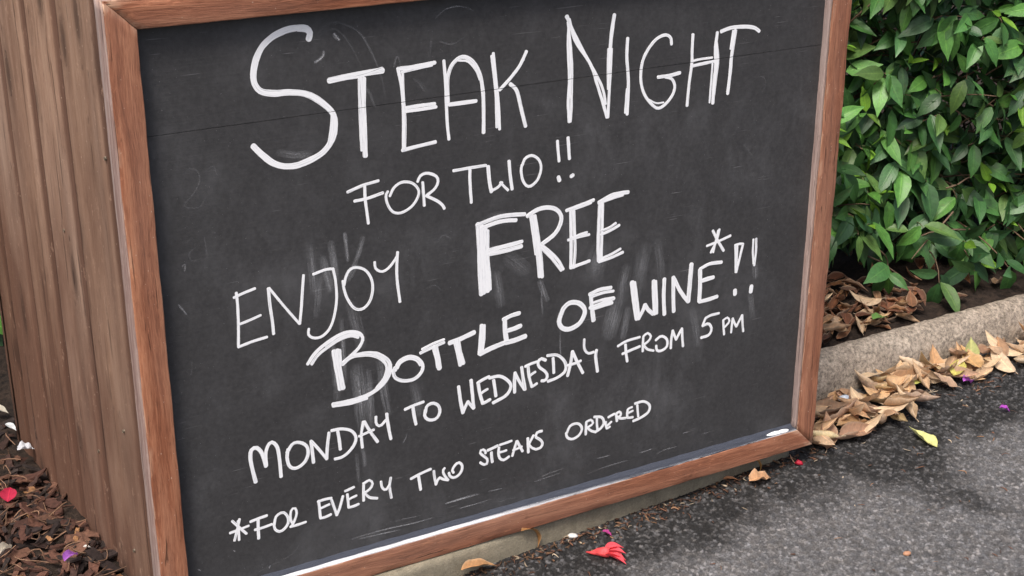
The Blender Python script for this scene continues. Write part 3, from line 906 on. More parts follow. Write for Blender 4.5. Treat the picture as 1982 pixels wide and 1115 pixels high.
# ------------------------------------------------------------------ ground: asphalt with real stones near the sign
def vnoise(x, y, seed):
    """smooth value noise on numpy arrays"""
    r = np.random.default_rng(seed)
    T = r.random((256, 256))
    xi = np.floor(x).astype(int); yi = np.floor(y).astype(int)
    fx = x - xi; fy = y - yi
    fx = fx * fx * (3 - 2 * fx); fy = fy * fy * (3 - 2 * fy)
    g = lambda a, b: T[a % 256, b % 256]
    return (g(xi, yi) * (1 - fx) + g(xi + 1, yi) * fx) * (1 - fy) + (g(xi, yi + 1) * (1 - fx) + g(xi + 1, yi + 1) * fx) * fy

def build_asphalt():
    x0, x1, y0, y1 = 0.05, 2.45, -0.72, 0.30
    st = 0.0019
    nx = int(round((x1 - x0) / st)); ny = int(round((y1 - y0) / st))
    X, Y = np.meshgrid(np.linspace(x0, x1, nx + 1), np.linspace(y0, y1, ny + 1), indexing='ij')
    c = 0.0060
    wx = X + 0.003 * (vnoise(X * 260, Y * 260, 1) - 0.5); wy = Y + 0.003 * (vnoise(X * 260, Y * 260, 2) - 0.5)
    ci = np.floor(wx / c).astype(int); cj = np.floor(wy / c).astype(int)
    R = np.random.default_rng(3)
    JX, JY, HH, CC, RR = [R.random((512, 512)) for _ in range(5)]
    TX, TY = R.normal(0, 1, (512, 512)), R.normal(0, 1, (512, 512))
    best = np.full(X.shape, 9.0); second = np.full(X.shape, 9.0)
    H = np.zeros(X.shape); C = np.zeros(X.shape); tilt = np.zeros(X.shape)
    for di in (-1, 0, 1):
        for dj in (-1, 0, 1):
            a, b = (ci + di) % 512, (cj + dj) % 512
            px = (ci + di + 0.1 + 0.8 * JX[a, b]) * c; py = (cj + dj + 0.1 + 0.8 * JY[a, b]) * c
            d = np.hypot(wx - px, wy - py) / (c * (0.72 + 0.5 * RR[a, b]))
            m = d < best
            second = np.where(m, best, np.minimum(second, d))
            H = np.where(m, HH[a, b], H); C = np.where(m, CC[a, b], C)
            tilt = np.where(m, TX[a, b] * (wx - px) + TY[a, b] * (wy - py), tilt)
            best = np.where(m, d, best)
    gap = np.clip((second - best) / 0.28, 0, 1)
    gap = gap * gap * (3 - 2 * gap)
    fade = np.clip(np.minimum.reduce([X - x0, x1 - X, Y - y0, y1 - Y]) / 0.03, 0, 1)
    Zh = gap * (0.0008 + 0.0026 * H) + tilt * 0.22 * gap + 0.0007 * (vnoise(X * 500, Y * 500, 5) - 0.5)
    Zh += 0.003 * (vnoise(X * 7, Y * 7, 9) - 0.5)
    Zh = Zh * fade - 0.0012 * fade
    # paler worn, dusty areas of the lane
    dust = 0.55 * vnoise(X * 5 + 3, Y * 5, 11) + 0.30 * vnoise(X * 14, Y * 14, 12) + 0.15 * vnoise(X * 40, Y * 40, 13)
    for bx, by, sx, sy, k in ((1.20, -0.24, 0.28, 0.13, 0.34), (1.70, -0.22, 0.22, 0.14, 0.36), (0.80, -0.25, 0.22, 0.09, 0.22), (1.35, -0.45, 0.5, 0.12, 0.25)):
        dust = dust + k * np.exp(-((X - bx) / sx) ** 2 - ((Y - by) / sy) ** 2)
    dust = dust - 0.30 * np.exp(-((Y - 0.08) / 0.13) ** 2)
    dust = np.clip((dust - 0.50) / 0.30, 0, 1)
    lum = np.where(C < 0.55, 0.016 + 0.018 * C, np.where(C < 0.90, 0.034 + 0.17 * (C - 0.55), 0.095 + 0.8 * (C - 0.90)))
    lum = lum * (0.30 + 0.70 * gap)
    lum = lum * (1 + 0.25 * dust) + dust * (0.026 + 0.075 * (0.35 + 0.65 * gap)) * (0.6 + 0.8 * vnoise(X * 160, Y * 160, 15))
    lum = lum * 0.72
    warm = vnoise(X * 120, Y * 120, 21)
    col = np.stack([lum * (0.99 + 0.06 * warm), lum, lum * (1.07 - 0.08 * warm)], -1)
    V = np.stack([X, Y, Zh], -1).reshape(-1, 3)
    n1 = ny + 1
    I = np.arange((nx + 1) * n1).reshape(nx + 1, n1)
    Fq = np.stack([I[:-1, :-1], I[1:, :-1], I[1:, 1:], I[:-1, 1:]], -1).reshape(-1, 4)
    # the rest of the lane out to the horizon, coarse, level with the rim of the fine part
    B = 260.0
    k = len(V)
    xs = [-B, x0, x1, B]; ys = [-B, y0, y1, B]
    O = np.array([(a, b, 0.0) for a in xs for b in ys])
    V = np.concatenate([V, O]); col = np.concatenate([col.reshape(-1, 3), np.tile((0.045, 0.045, 0.048), (16, 1))])
    ring = []
    for i in range(3):
        for j in range(3):
            if (i, j) != (1, 1):
                ring.append((k + i * 4 + j, k + (i + 1) * 4 + j, k + (i + 1) * 4 + j + 1, k + i * 4 + j + 1))
    Fq = np.concatenate([Fq, np.array(ring)])
    me = bpy.data.meshes.new('asphalt')
    me.vertices.add(len(V)); me.vertices.foreach_set('co', V.astype(np.float32).ravel())
    me.loops.add(Fq.size); me.loops.foreach_set('vertex_index', Fq.astype(np.int32).ravel())
    me.polygons.add(len(Fq))
    me.polygons.foreach_set('loop_start', np.arange(0, Fq.size, 4, dtype=np.int32))
    me.polygons.foreach_set('loop_total', np.full(len(Fq), 4, dtype=np.int32))
    me.update(calc_edges=True)
    at = me.attributes.new('tint', 'FLOAT_COLOR', 'POINT')
    at.data.foreach_set('color', np.concatenate([col, np.ones((len(col), 1))], 1).astype(np.float32).ravel())
    me.materials.append(M['asphalt'])
    o = bpy.data.objects.new('asphalt', me); COL.objects.link(o)
    tag(o, kind='structure')
build_asphalt()

# garden bed: a soil sheet behind the kerb line
def build_bed():
    xs = np.concatenate([np.linspace(-30, -1, 8), np.linspace(-0.9, 1.24, 60), np.linspace(1.2405, 3.2, 60), np.linspace(3.6, 30, 8)])
    tsr = np.concatenate([np.linspace(0, 1, 40) ** 1.0 * 1.6, np.array([2.5, 5, 12, 30])])
    V = []
    for x in xs:
        yb = 0.10 if x < 1.2402 else 0.268
        for t in tsr:
            base = 0.060 if x < 1.2402 else 0.071 + 0.02 * min(1, t / 0.3)
            V.append((x, yb + t, base + 0.012 * (math.sin(x * 17 + t * 9) * math.sin(t * 23 - x * 5))))
    m = len(tsr)
    F = [(i * m + j, (i + 1) * m + j, (i + 1) * m + j + 1, i * m + j + 1) for i in range(len(xs) - 1) for j in range(m - 1)]
    mb = MB(); mb.add(V, F)
    tag(mb.build('garden_bed', M['soil']), kind='structure')
build_bed()

# kerbs: the bed's own kerb on the right, and the lower edging under the sign
def sweep_x(mb, prof, xs, yfun, amp, seed):
    r = np.random.default_rng(seed)
    prof = np.array(prof); m = len(prof)
    V = []; F = []
    sx = r.random((m, 3)) * 6
    for x in xs:
        for j, (a, b) in enumerate(prof):
            k = amp * (math.sin(x * 31 + sx[j, 0]) + 0.7 * math.sin(x * 83 + sx[j, 1]) + 0.5 * math.sin(x * 190 + sx[j, 2]))
            V.append((x, yfun(x) + a + k, b + (0.6 * k if b > 0.01 else 0)))
    n = len(xs)
    for i in range(n - 1):
        for j in range(m - 1):
            F.append((i * m + j, (i + 1) * m + j, (i + 1) * m + j + 1, i * m + j + 1))
    F.append(tuple(range(m))); F.append(tuple((n - 1) * m + j for j in range(m))[::-1])
    mb.add(V, F)
prof = [(0.0, -0.03), (0.0, 0.004), (0.002, 0.028), (0.006, 0.050), (0.012, 0.068), (0.020, 0.079), (0.030, 0.086), (0.042, 0.0895), (0.054, 0.0895), (0.061, 0.086), (0.064, 0.074), (0.064, -0.03)]
mb = MB()
sweep_x(mb, prof, np.concatenate([np.linspace(1.245, 3.0, 420), np.linspace(3.1, 14, 30)]), lambda x: 0.216 + 0.016 * (x - 1.4), 0.0009, 4)
tag(mb.build('kerb', M['kerb']), kind='structure')
mb = MB()
prof = [(0.0, -0.03), (0.0, 0.012), (0.0008, 0.034), (0.003, 0.0445), (0.008, 0.0465), (0.10, 0.0465), (0.104, 0.03), (0.104, -0.03)]
sweep_x(mb, prof, np.concatenate([np.linspace(-12, -0.3, 20), np.linspace(-0.25, 1.236, 120)]), lambda x: -0.004 + 0.074 * (x - 0.48) if x > -0.3 else -0.06, 0.0004, 5)
tag(mb.build('kerb', M['plinth']), kind='structure')

# ------------------------------------------------------------------ the boarded wooden box behind the chalkboard
BW, BH, ZB = 1.206, 0.900, 0.090           # clear width and height inside the frame, and its bottom
BD = 0.021                                  # the board sits this far behind the frame's face
FW = 0.0415                                 # frame face width
box = tag(empty('wooden_box', (0.6, 0.4, 0.047)), 'weathered brown wooden box of upright boards behind the chalkboard', 'wooden box')

def cladding(name, ax, ay, dx, dy, nx, ny, widths, z0, z1, seed):
    """upright shiplap boards with a coved joint; (ax, ay) start, (dx, dy) along the wall, (nx, ny) outwards"""
    mb = MB()
    r = np.random.default_rng(seed)
    s = 0.0
    zs = np.linspace(z0, z1, 40)
    for k, wd in enumerate(widths):
        prof = [(0.0000, -0.030), (0.0030, -0.0056), (0.007, -0.0050), (0.013, -0.0036), (0.019, -0.0025), (0.0235, -0.0012), (0.0265, 0.0)]
        prof += [(t * wd, 0.0) for t in (0.3, 0.45, 0.6, 0.75, 0.9)] + [(wd - 0.0055, -0.0001), (wd - 0.0038, -0.0004), (wd - 0.0022, -0.0016), (wd - 0.0014, -0.005), (wd - 0.0012, -0.032)]
        m = len(prof)
        V = []; G = []; K = []
        pt = r.uniform(0.25, 1.0)
        ro = r.random(3) * 30
        tz = wob(40, 0.0012, 2, r); ew = wob(40, 0.0010, 4, r); cup = r.normal(0, 0.0012)
        for i, z in enumerate(zs):
            for a, b in prof:
                e = ew[i] if a > wd * 0.95 else 0
                bb = b + tz[i] * (a / wd - 0.5) + cup * math.sin(math.pi * a / wd)
                aa = s + a + e
                V.append((ax + dx * aa + nx * bb, ay + dy * aa + ny * bb, z))
                G.append((z + ro[0], a + ro[1], b + ro[2]))
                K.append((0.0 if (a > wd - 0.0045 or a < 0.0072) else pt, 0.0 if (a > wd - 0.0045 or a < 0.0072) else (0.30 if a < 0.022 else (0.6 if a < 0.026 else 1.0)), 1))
        F = [(i * m + j, i * m + j + 1, (i + 1) * m + j + 1, (i + 1) * m + j) for i in range(39) for j in range(m - 1)]
        mb.add(V, F, G, np.array(K))
        s += wd
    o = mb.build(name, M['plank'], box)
    o.matrix_parent_inverse = Matrix.Translation((-0.6, -0.4, -0.047))
    return o
sn, cs = math.sin(math.radians(5)), math.cos(math.radians(5))
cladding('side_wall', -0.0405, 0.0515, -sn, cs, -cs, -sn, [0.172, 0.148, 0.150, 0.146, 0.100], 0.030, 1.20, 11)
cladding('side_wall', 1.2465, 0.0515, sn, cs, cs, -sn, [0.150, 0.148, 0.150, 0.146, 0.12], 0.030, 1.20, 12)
yb = 0.0515 + 0.716 * cs
cladding('back_wall', -0.0405 - 0.716 * sn, yb, 1, 0, 0, 1, [0.1486] * 9 + [0.075], 0.030, 1.20, 13)
mb = MB()
for k in range(5):
    ya = 0.056 + k * 0.145
    beam(mb, (-0.11, ya + 0.072, 1.212), (1.316, ya + 0.072, 1.072), (0, 1, 0), (0, 0, 1), 0.143, 0.022, 14, 0.003, 0.0008, 60 + k)
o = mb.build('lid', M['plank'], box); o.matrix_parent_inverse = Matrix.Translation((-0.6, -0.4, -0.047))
# dark inner lining so that no light leaks through the joints
mb = MB()
e = 0.034
A = [(-0.0405 + e, 0.062), (1.2465 - e, 0.062), (1.2465 - e + 0.7 * sn, yb - e), (-0.0405 + e - 0.7 * sn, yb - e)]
V = [(x, y, z) for z in (0.05, 1.198) for x, y in A]
mb.add(V, [(0, 3, 2, 1), (4, 5, 6, 7), (0, 1, 5, 4), (1, 2, 6, 5), (2, 3, 7, 6), (3, 0, 4, 7)])
o = mb.build('lining', M['soil'], box, False); o.matrix_parent_inverse = Matrix.Translation((-0.6, -0.4, -0.047))

def wall_pt(s, z, out=0.0):
    return np.array((-0.0405 - sn * s - cs * out, 0.0515 + cs * s - sn * out, z))
# nails in the boards
def nail(s, z, rad=0.0020):
    mb = MB()
    V = []; c0 = wall_pt(s, z, 0.0012)
    a = np.array((-sn, cs, 0)); b = np.array((0, 0, 1.0)); nn = np.array((-cs, -sn, 0))
    for k in range(10):
        th = 2 * math.pi * k / 10
        V.append(c0 + rad * (math.cos(th) * a + 1.6 * math.sin(th) * b) - nn * 0.003)
    for k in range(10):
        th = 2 * math.pi * k / 10
        V.append(c0 + 0.8 * rad * (math.cos(th) * a + 1.6 * math.sin(th) * b))
    F = [(k, (k + 1) % 10, 10 + (k + 1) % 10, 10 + k) for k in range(10)] + [tuple(range(10, 20))[::-1]]
    mb.add(V, F, None, (0.20, 0.17, 0.13))
    o = mb.build('nail_head', M['stone'], box); o.matrix_parent_inverse = Matrix.Translation((-0.6, -0.4, -0.047))

# ------------------------------------------------------------------ the chalkboard
sign = tag(empty('chalkboard', (BW / 2, 0.03, ZB - FW)), 'black chalkboard in a stained wooden frame with white hand lettering about a steak night', 'chalkboard')
PI_ = Matrix.Translation((-BW / 2, -0.03, -(ZB - FW)))
def part(mb, name, mat, parent=None, smooth=True, label=None):
    o = mb.build(name, mat, parent or sign, smooth)
    if parent is None: o.matrix_parent_inverse = PI_
    if label: o['label'] = label
    return o

x0, x1, z0, z1 = 0.0, BW, ZB, ZB + BH
CT = 0.0036                                  # front strip thickness
def rail(p0, p1, wd, w, seed, m0, m1, long_n, backw, backoff, gap):
    """front strip with mitred ends and, behind a shadow gap, the older timber it is nailed to"""
    mb = MB()
    p0 = np.array(p0, float); p1 = np.array(p1, float); wd = np.array(wd, float)
    g = 0.0006
    ax = (p1 - p0) / np.linalg.norm(p1 - p0)
    beam(mb, p0 + (0, CT / 2, 0) + ax * g, p1 + (0, CT / 2, 0) - ax * g, wd, (0, -1, 0), w, CT, long_n, 0.0014, 0.0013, seed, m0, m1, 9)
    o = part(mb, 'frame_rail', M['clad'], None, True)
    yb0 = CT + gap; dep = 0.0505 - yb0
    mb = MB()
    c = p0 + wd * backoff; d = p1 + wd * backoff
    beam(mb, c + (0, yb0 + dep / 2, 0), d + (0, yb0 + dep / 2, 0), wd, (0, -1, 0), backw, dep, long_n, 0.0022, 0.0008, seed + 50, m0, m1, 7)
    beam(mb, c + (0, CT + gap / 2 + 0.0002, 0), d + (0, CT + gap / 2 + 0.0002, 0), wd, (0, -1, 0), backw - 0.014, gap + 0.002, 20, 0.0008, 0.0002, seed + 90, m0, m1, 7)
    b = mb.build('backing_strip', M['back'], o)
    return o
h = FW / 2
rail((-h, 0, z0 - FW / 2), (-h, 0, z1 + FW / 2), (-1, 0, 0), FW, 21, -1, 1, 60, FW - 0.0012, 0.0002, 0.0085)
rail((BW + h, 0, z0 - FW / 2), (BW + h, 0, z1 + FW / 2), (1, 0, 0), FW, 22, -1, 1, 60, FW + 0.0006, -0.0004, 0.0040)
rail((-FW / 2, 0, z0 - h), (BW + FW / 2, 0, z0 - h), (0, 0, -1), FW, 23, -1, 1, 70, FW - 0.004, 0.001, 0.003)
rail((-FW / 2, 0, z1 + h), (BW + FW / 2, 0, z1 + h), (0, 0, 1), FW, 24, -1, 1, 70, FW - 0.001, 0.0, 0.003)

# board: two sheets meeting in a hairline joint
JZ = ZB + 0.7475
mb = MB()
def sheet(za, zb):
    nx_, nz_ = 60, 30
    V = []; F = []
    for i in range(nx_ + 1):
        for j in range(nz_ + 1):
            x = -0.004 + (BW + 0.008) * i / nx_
            V.append((x, BD, za + (zb - za) * j / nz_))
    k = nz_ + 1
    for i in range(nx_):
        for j in range(nz_):
            F.append((i * k + j, (i + 1) * k + j, (i + 1) * k + j + 1, i * k + j + 1))
    n0 = len(V)
    # returns at the long edges and the back
    for i in range(nx_ + 1):
        x = -0.004 + (BW + 0.008) * i / nx_
        V.append((x, BD + 0.012, za)); V.append((x, BD + 0.012, zb))
    for i in range(nx_):
        a, b = n0 + 2 * i, n0 + 2 * i + 2
        F.append((a, b, (i + 1) * k, i * k)); F.append((i * k + nz_, (i + 1) * k + nz_, b + 1, a + 1)); F.append((b, a, a + 1, b + 1))
    mb.add(V, F)
sheet(z0 - 0.003, JZ - 0.0004)
sheet(JZ + 0.0004, z1 + 0.004)
board = part(mb, 'board', M['board'], None, False)

# ledge along the foot of the board: dark paint caked with chalk dust; gc = along 0..1, depth 0..1
mb = MB()
r = np.random.default_rng(5)
nL, nD = 160, 8
V = []; G = []
for i in range(nL + 1):
    x = 0.0012 + (BW - 0.0024) * i / nL
    for j in range(nD + 1):
        t = j / nD
        y = 0.0010 + t * (BD - 0.0012)
        zz = z0 + 0.0012 + 0.0045 * max(0, (t - 0.55) / 0.45) ** 1.5 + 0.0004 * math.sin(i * 0.7 + j) + (r.random() - 0.5) * 0.0004
        V.append((x, y, zz)); G.append((i / nL, t, 0))
k = nD + 1
mb.add(V, [(i * k + j, (i + 1) * k + j, (i + 1) * k + j + 1, i * k + j + 1) for i in range(nL) for j in range(nD)], G)
n0 = len(V)
mb.add([v for i in range(nL + 1) for v in ((V[i * k][0], 0.0010, z0 - 0.002), V[i * k])], [(2 * i, 2 * i + 2, 2 * i + 3, 2 * i + 1) for i in range(nL)], [g for i in range(nL + 1) for g in ((i / nL, 0, 0), (i / nL, 0, 0))])
part(mb, 'chalk_ledge', M['ledge'])
# a smear of caked chalk in the right-hand corner of the ledge
mb = MB()
for cx, L_, hh in ((1.158, 0.020, 0.0022), (1.178, 0.013, 0.0016)):
    n = 9
    V = []; F = []
    for i in range(n):
        t = i / (n - 1)
        w_ = math.sin(math.pi * max(0.04, min(0.96, t))) ** 0.6
        for j in range(7):
            a = math.pi * j / 6
            V.append((cx + (t - 0.5) * 2 * L_, 0.0095 - 0.0065 * w_ * math.cos(a), z0 + 0.001 + hh * w_ * math.sin(a) * (0.8 + 0.4 * r.random())))
    F = [(i * 7 + j, (i + 1) * 7 + j, (i + 1) * 7 + j + 1, i * 7 + j + 1) for i in range(n - 1) for j in range(6)]
    mb.add(V, F, [(v[0], v[1], 0) for v in V])
part(mb, 'chalk_crust', M['chalk'])

# handwriting
layer = [0]
def ribbon(mb, pts, w, lift, seed, fade=None):
    """a pen stroke on the board: flat body 0.25 mm thick with rounded ends and an unsteady edge"""
    r = np.random.default_rng(seed)
    P = spline(pts, 6)
    d = np.hypot(*np.diff(P, axis=0).T); s = np.concatenate([[0], np.cumsum(d)])
    n = max(8, int(s[-1] / (0.0045 if w > 0.004 else 0.003)))
    u = np.linspace(0, s[-1], n)
    P = np.stack([np.interp(u, s, P[:, 0]), np.interp(u, s, P[:, 1])], 1)
    T = np.gradient(P, axis=0); T /= np.linalg.norm(T, axis=1, keepdims=True) + 1e-9
    Nn = np.stack([-T[:, 1], T[:, 0]], 1)
    hw = 0.5 * w * (1 + wob(n, 0.09, max(1, s[-1] * 22), r))
    l0 = 0.5 * w * (1 + wob(n, 0.07, max(1, s[-1] * 60), r)) ; l1 = 0.5 * w * (1 + wob(n, 0.07, max(1, s[-1] * 60), r))
    l0 = 0.5 * (l0 + hw); l1 = 0.5 * (l1 + hw)
    cap = []
    rr = 0.5 * w
    V = []; G = []; K = []
    kc = 4
    st = []
    for k in range(kc):                                   # start cap
        a = math.pi / 2 * k / kc
        st.append((P[0] - T[0] * rr * 0.8 * math.cos(a), Nn[0], max(0.12, math.sin(a)) * l0[0], max(0.12, math.sin(a)) * l1[0], -rr * 0.8 * math.cos(a)))
    for i in range(n): st.append((P[i], Nn[i], l0[i], l1[i], u[i]))
    for k in range(kc - 1, -1, -1):
        a = math.pi / 2 * k / kc
        st.append((P[-1] + T[-1] * rr * 0.8 * math.cos(a), Nn[-1], max(0.12, math.sin(a)) * l0[-1], max(0.12, math.sin(a)) * l1[-1], s[-1] + rr * 0.8 * math.cos(a)))
    ro = r.random(2) * 9
    y1 = BD - lift
    m = len(st)
    for q, (p, nn, a, b, uu) in enumerate(st):
        A = p + nn * a; B = p - nn * b
        V += [(A[0], BD - 0.00005, A[1]), (A[0], y1, A[1]), (p[0], y1 - 0.00002, p[1]), (B[0], y1, B[1]), (B[0], BD - 0.00005, B[1])]
        G += [(uu + ro[0], a + ro[1], 0), (uu + ro[0], a + ro[1], 0), (uu + ro[0], ro[1], 0), (uu + ro[0], -b + ro[1], 0), (uu + ro[0], -b + ro[1], 0)]
        f = 1.0 if fade is None else fade * min(1, 2.2 * min(q + 0.3, m - 0.7 - q) / m + 0.05)
        K += [(f, 0.1, 0), (f, 0.25, 0), (f, 1.0, 0), (f, 0.25, 0), (f, 0.1, 0)]
    F = []
    cols = (0, 1, 2, 3) if fade is None else (1, 2)
    for i in range(m - 1):
        for j in cols:
            F.append((i * 5 + j, i * 5 + j + 1, (i + 1) * 5 + j + 1, (i + 1) * 5 + j))
    mb.add(V, F, G, np.array(K))

def cut_joint(me):
    """the pen skips the hairline joint between the two sheets"""
    bm = bmesh.new(); bm.from_mesh(me)
    for z in (JZ - 0.0004, JZ + 0.0004):
        bmesh.ops.bisect_plane(bm, geom=bm.verts[:] + bm.edges[:] + bm.faces[:], plane_co=(0, 0, z), plane_no=(0, 0, 1), dist=1e-6)
    kill = [f for f in bm.faces if abs(f.calc_center_median().z - JZ) < 0.00039]
    bmesh.ops.delete(bm, geom=kill, context='FACES')
    bm.to_mesh(me); bm.free()

seed = 100
for word, strokes in WRITING:
    mb = MB()
    zs_ = []
    for k, line in enumerate(strokes.split('\n')):
        t = line.split()
        pts = [tuple(float(v) / 1000 for v in q.split(',')) for q in t[1:]]
        zs_ += [p[1] for p in pts]
        seed += 1
        layer[0] += 1
        ribbon(mb, pts, float(t[0]) / 1000, 0.00024 + 0.000035 * (k % 14), seed)
    o = part(mb, 'lettering', M['chalk'], board, False)
    if min(zs_) < JZ < max(zs_): cut_joint(o.data)
    o['label'] = ('hand written chalk %s' % word) if word[0] in 'ae' and '_' in word or word == 'asterisk' else 'hand written chalk word %s' % word
mb = MB()
for k, line in enumerate(SMUDGES.strip().split('\n')):
    t = line.split()
    pts = [tuple(float(v) / 1000 for v in q.split(',')) for q in t[2:]]
    ribbon(mb, pts, float(t[0]) / 1000, 0.00012 + 0.000003 * (k % 30), 700 + k, float(t[1]))
part(mb, 'chalk_smudges', M['smudge'], board, False)

for s_, z_ in ((0.205, 0.258), (0.082, 0.133), (0.250, 0.626), (0.070, 0.352), (0.022, 0.80)):
    nail(s_, z_)

# ------------------------------------------------------------------ hedge
def rv(s=1.0):
    return rng.normal(0, s, 3)
def face_y(x):
    return float(np.interp(x, [1.2, 1.6, 1.85, 2.15, 2.6, 9], [0.60, 0.56, 0.47, 0.37, 0.36, 0.36]))
def hem_z(x):
    return float(np.interp(x, [1.2, 1.7, 1.85, 2.02, 2.2, 9], [0.26, 0.24, 0.20, 0.135, 0.105, 0.10]))
GREENS = np.array([(0.017, 0.050, 0.022), (0.022, 0.062, 0.024), (0.028, 0.080, 0.028), (0.042, 0.112, 0.032), (0.014, 0.040, 0.022), (0.026, 0.066, 0.034), (0.040, 0.078, 0.030)])
def green():
    if rng.random() < 0.0: return np.array((0.26, 0.15, 0.075)) * rng.uniform(0.7, 1.4)
    c = GREENS[rng.integers(len(GREENS))] * rng.uniform(0.8, 1.75) * np.array((1.22, 1.22, 0.95))
    return c
hedge = tag(empty('hedge', (2.1, 0.8, 0.08)), 'dense green hedge of glossy pointed leaves growing in the bed beside the chalkboard', 'hedge')
HI = Matrix.Translation((-2.1, -0.8, -0.08))
fol = MB(); yng = MB(); twg = MB()
def shoot(tip, axis, nodes, young=0, size=1.0):
    axis = axis / np.linalg.norm(axis)
    a = np.cross(axis, (0, 0, 1.0)); a /= np.linalg.norm(a) + 1e-9
    b = np.cross(axis, a)
    ph = rng.uniform(0, 3.14)
    step = rng.uniform(0.020, 0.030) * size
    for k in range(nodes):
        base = tip - axis * step * k
        for sgn in (0, math.pi):
            if rng.random() < 0.08: continue
            th = ph + sgn + k * math.pi / 2 + rng.normal(0, 0.2)
            rad = math.cos(th) * a + math.sin(th) * b
            is_y = k < young
            sp = rng.uniform(0.35, 0.7) if is_y else rng.uniform(0.15, 0.45)
            d = rad * (0.55 if is_y else 0.95) + axis * sp + np.array((0, 0, 0.25 if is_y else -rng.uniform(0.15, 1.05))) + rv(0.24)
            up = axis * 0.9 + np.array((0, -0.35, 0.75)) + rv(0.42)
            L = (rng.uniform(0.038, 0.062) if is_y else rng.uniform(0.056, 0.100)) * size
            if is_y:
                col = np.array((0.16, 0.34, 0.035)) * rng.uniform(0.55, 1.25) if k == 0 else np.array((0.07, 0.20, 0.035)) * rng.uniform(0.8, 1.2)
                leaf(yng, base + rad * 0.003, d, up, L, L * rng.uniform(0.36, 0.44), rng.uniform(-0.2, 0.5), rng.uniform(0.25, 0.6), 0, col, 7, r=random)
            else:
                leaf(fol, base + rad * 0.004, d, up, L, L * rng.uniform(0.38, 0.48), rng.uniform(0.1, 0.9), rng.uniform(0.08, 0.38), rng.uniform(-0.1, 0.1), green(), 8, twist=rng.normal(0, 0.25), wave=rng.uniform(0, 0.10), r=random)
    L0 = rng.uniform(0.10, 0.24)
    sag = rng.uniform(-0.03, 0.05)
    pts = [tip - axis * L0 * t + np.array((0, 0.06, -0.05)) * t * t + np.array((0, 0, sag)) * t * (1 - t) for t in np.linspace(0, 1, 6)]
    tube(twg, pts, np.linspace(0.0011, 0.0026, 6), 5, (0.10, 0.12, 0.05) if young else (0.13, 0.085, 0.055))
def too_near_box(p):
    return p[0] < 1.335 + 0.10 * p[1] and p[1] < 0.85
cnt = 0
while cnt < 880:                                     # outer skin
    x = rng.uniform(1.38, 3.1); z = rng.uniform(0.08, 1.15)
    hz = hem_z(x)
    if z < hz: continue
    y = face_y(x) + 0.05 * math.sin(x * 9 + z * 7) + abs(rng.normal(0, 0.06)) + 0.06 * max(0, z - 0.7)
    p = np.array((x, y, z))
    if too_near_box(p): continue
    ax = np.array((rng.normal(-0.1, 0.5), -0.85, rng.normal(0.25, 0.45)))
    shoot(p, ax, int(rng.integers(2, 5)), int(rng.choice([0, 0, 0, 0, 0, 0, 1, 2])))
    cnt += 1
cnt = 0
while cnt < 520:                                     # deeper layers
    x = rng.uniform(1.38, 3.2); z = rng.uniform(0.12, 1.2)
    if z < hem_z(x) + 0.03: continue
    y = face_y(x) + rng.uniform(0.12, 0.55)
    p = np.array((x, y, z))
    if too_near_box(p): continue
    shoot(p, np.array((rng.normal(0, 0.6), rng.normal(-0.6, 0.3), rng.normal(0.2, 0.5))), int(rng.integers(2, 5)), 0, 1.08)
    cnt += 1
# the hedge runs on behind the box
for _ in range(260):
    x = rng.uniform(-1.6, 1.5); z = rng.uniform(0.12, 1.25); y = 1.22 + abs(rng.normal(0, 0.12))
    shoot(np.array((x, y, z)), np.array((rng.normal(0, 0.4), -0.8, rng.normal(0.2, 0.4))), 3, 0, 1.25)
# unseen shoots added on the left of the bed to shade the box side
for _ in range(520):
    x = rng.uniform(-1.35, -0.40) ; y = rng.uniform(0.55, 1.5); z = rng.uniform(0.12, 0.85)
    if x > -0.42 - 0.8 * max(0, 0.95 - y): continue
    shoot(np.array((x, y, z)), np.array((rng.normal(0.5, 0.4), rng.normal(-0.5, 0.4), rng.normal(0.2, 0.4))), 3, 0, 1.3)
# loose low sprigs over the litter
for x, y, z, ax, k, yv in ((1.80, 0.40, 0.165, (-0.6, -0.5, -0.3), 2, 0), (1.93, 0.36, 0.13, (-0.5, -0.6, -0.5), 2, 0), (1.78, 0.46, 0.27, (-0.8, -0.4, 0.1), 2, 1),
                           (2.02, 0.34, 0.15, (-0.3, -0.7, -0.5), 3, 0), (2.12, 0.32, 0.14, (0.1, -0.7, -0.6), 3, 0), (2.22, 0.31, 0.15, (0.2, -0.7, -0.5), 3, 0), (2.0, 0.36, 0.22, (-0.5, -0.5, 0.1), 3, 1), (1.9, 0.40, 0.26, (-0.5, -0.6, 0.1), 2, 1)):
    shoot(np.array((x, y, z)), np.array(ax), k, yv, 1.05)
# woody stems
for _ in range(30):
    x = rng.uniform(1.45, 3.0); y = face_y(x) + rng.uniform(0.26, 0.60)
    if too_near_box((x, y, 0)): continue
    p = np.array((x, y, 0.06)); d = np.array((rng.normal(0, 0.25), rng.normal(-0.12, 0.2), 1.0))
    n_ = 9; pts = []
    for i in range(n_):
        pts.append(p.copy()); p = p + d * 0.12 + rv(0.010); d = d + rv(0.06)
    tube(twg, pts, np.linspace(0.0045, 0.0018, n_), 6, (0.11, 0.078, 0.055))
for _ in range(40):
    x = rng.uniform(1.45, 2.5); y = face_y(x) + rng.uniform(0.0, 0.3); z = rng.uniform(0.10, 0.4)
    if too_near_box((x, y, 0)): continue
    p = np.array((x, y, z)); d = np.array((rng.normal(0, 1), rng.normal(-0.2, 0.4), rng.normal(0, 0.5))); d /= np.linalg.norm(d)
    pts = [p + d * 0.035 * i + rv(0.003) for i in range(6)]
    tube(twg, pts, np.linspace(0.0024, 0.0012, 6), 5, (0.16, 0.11, 0.075))
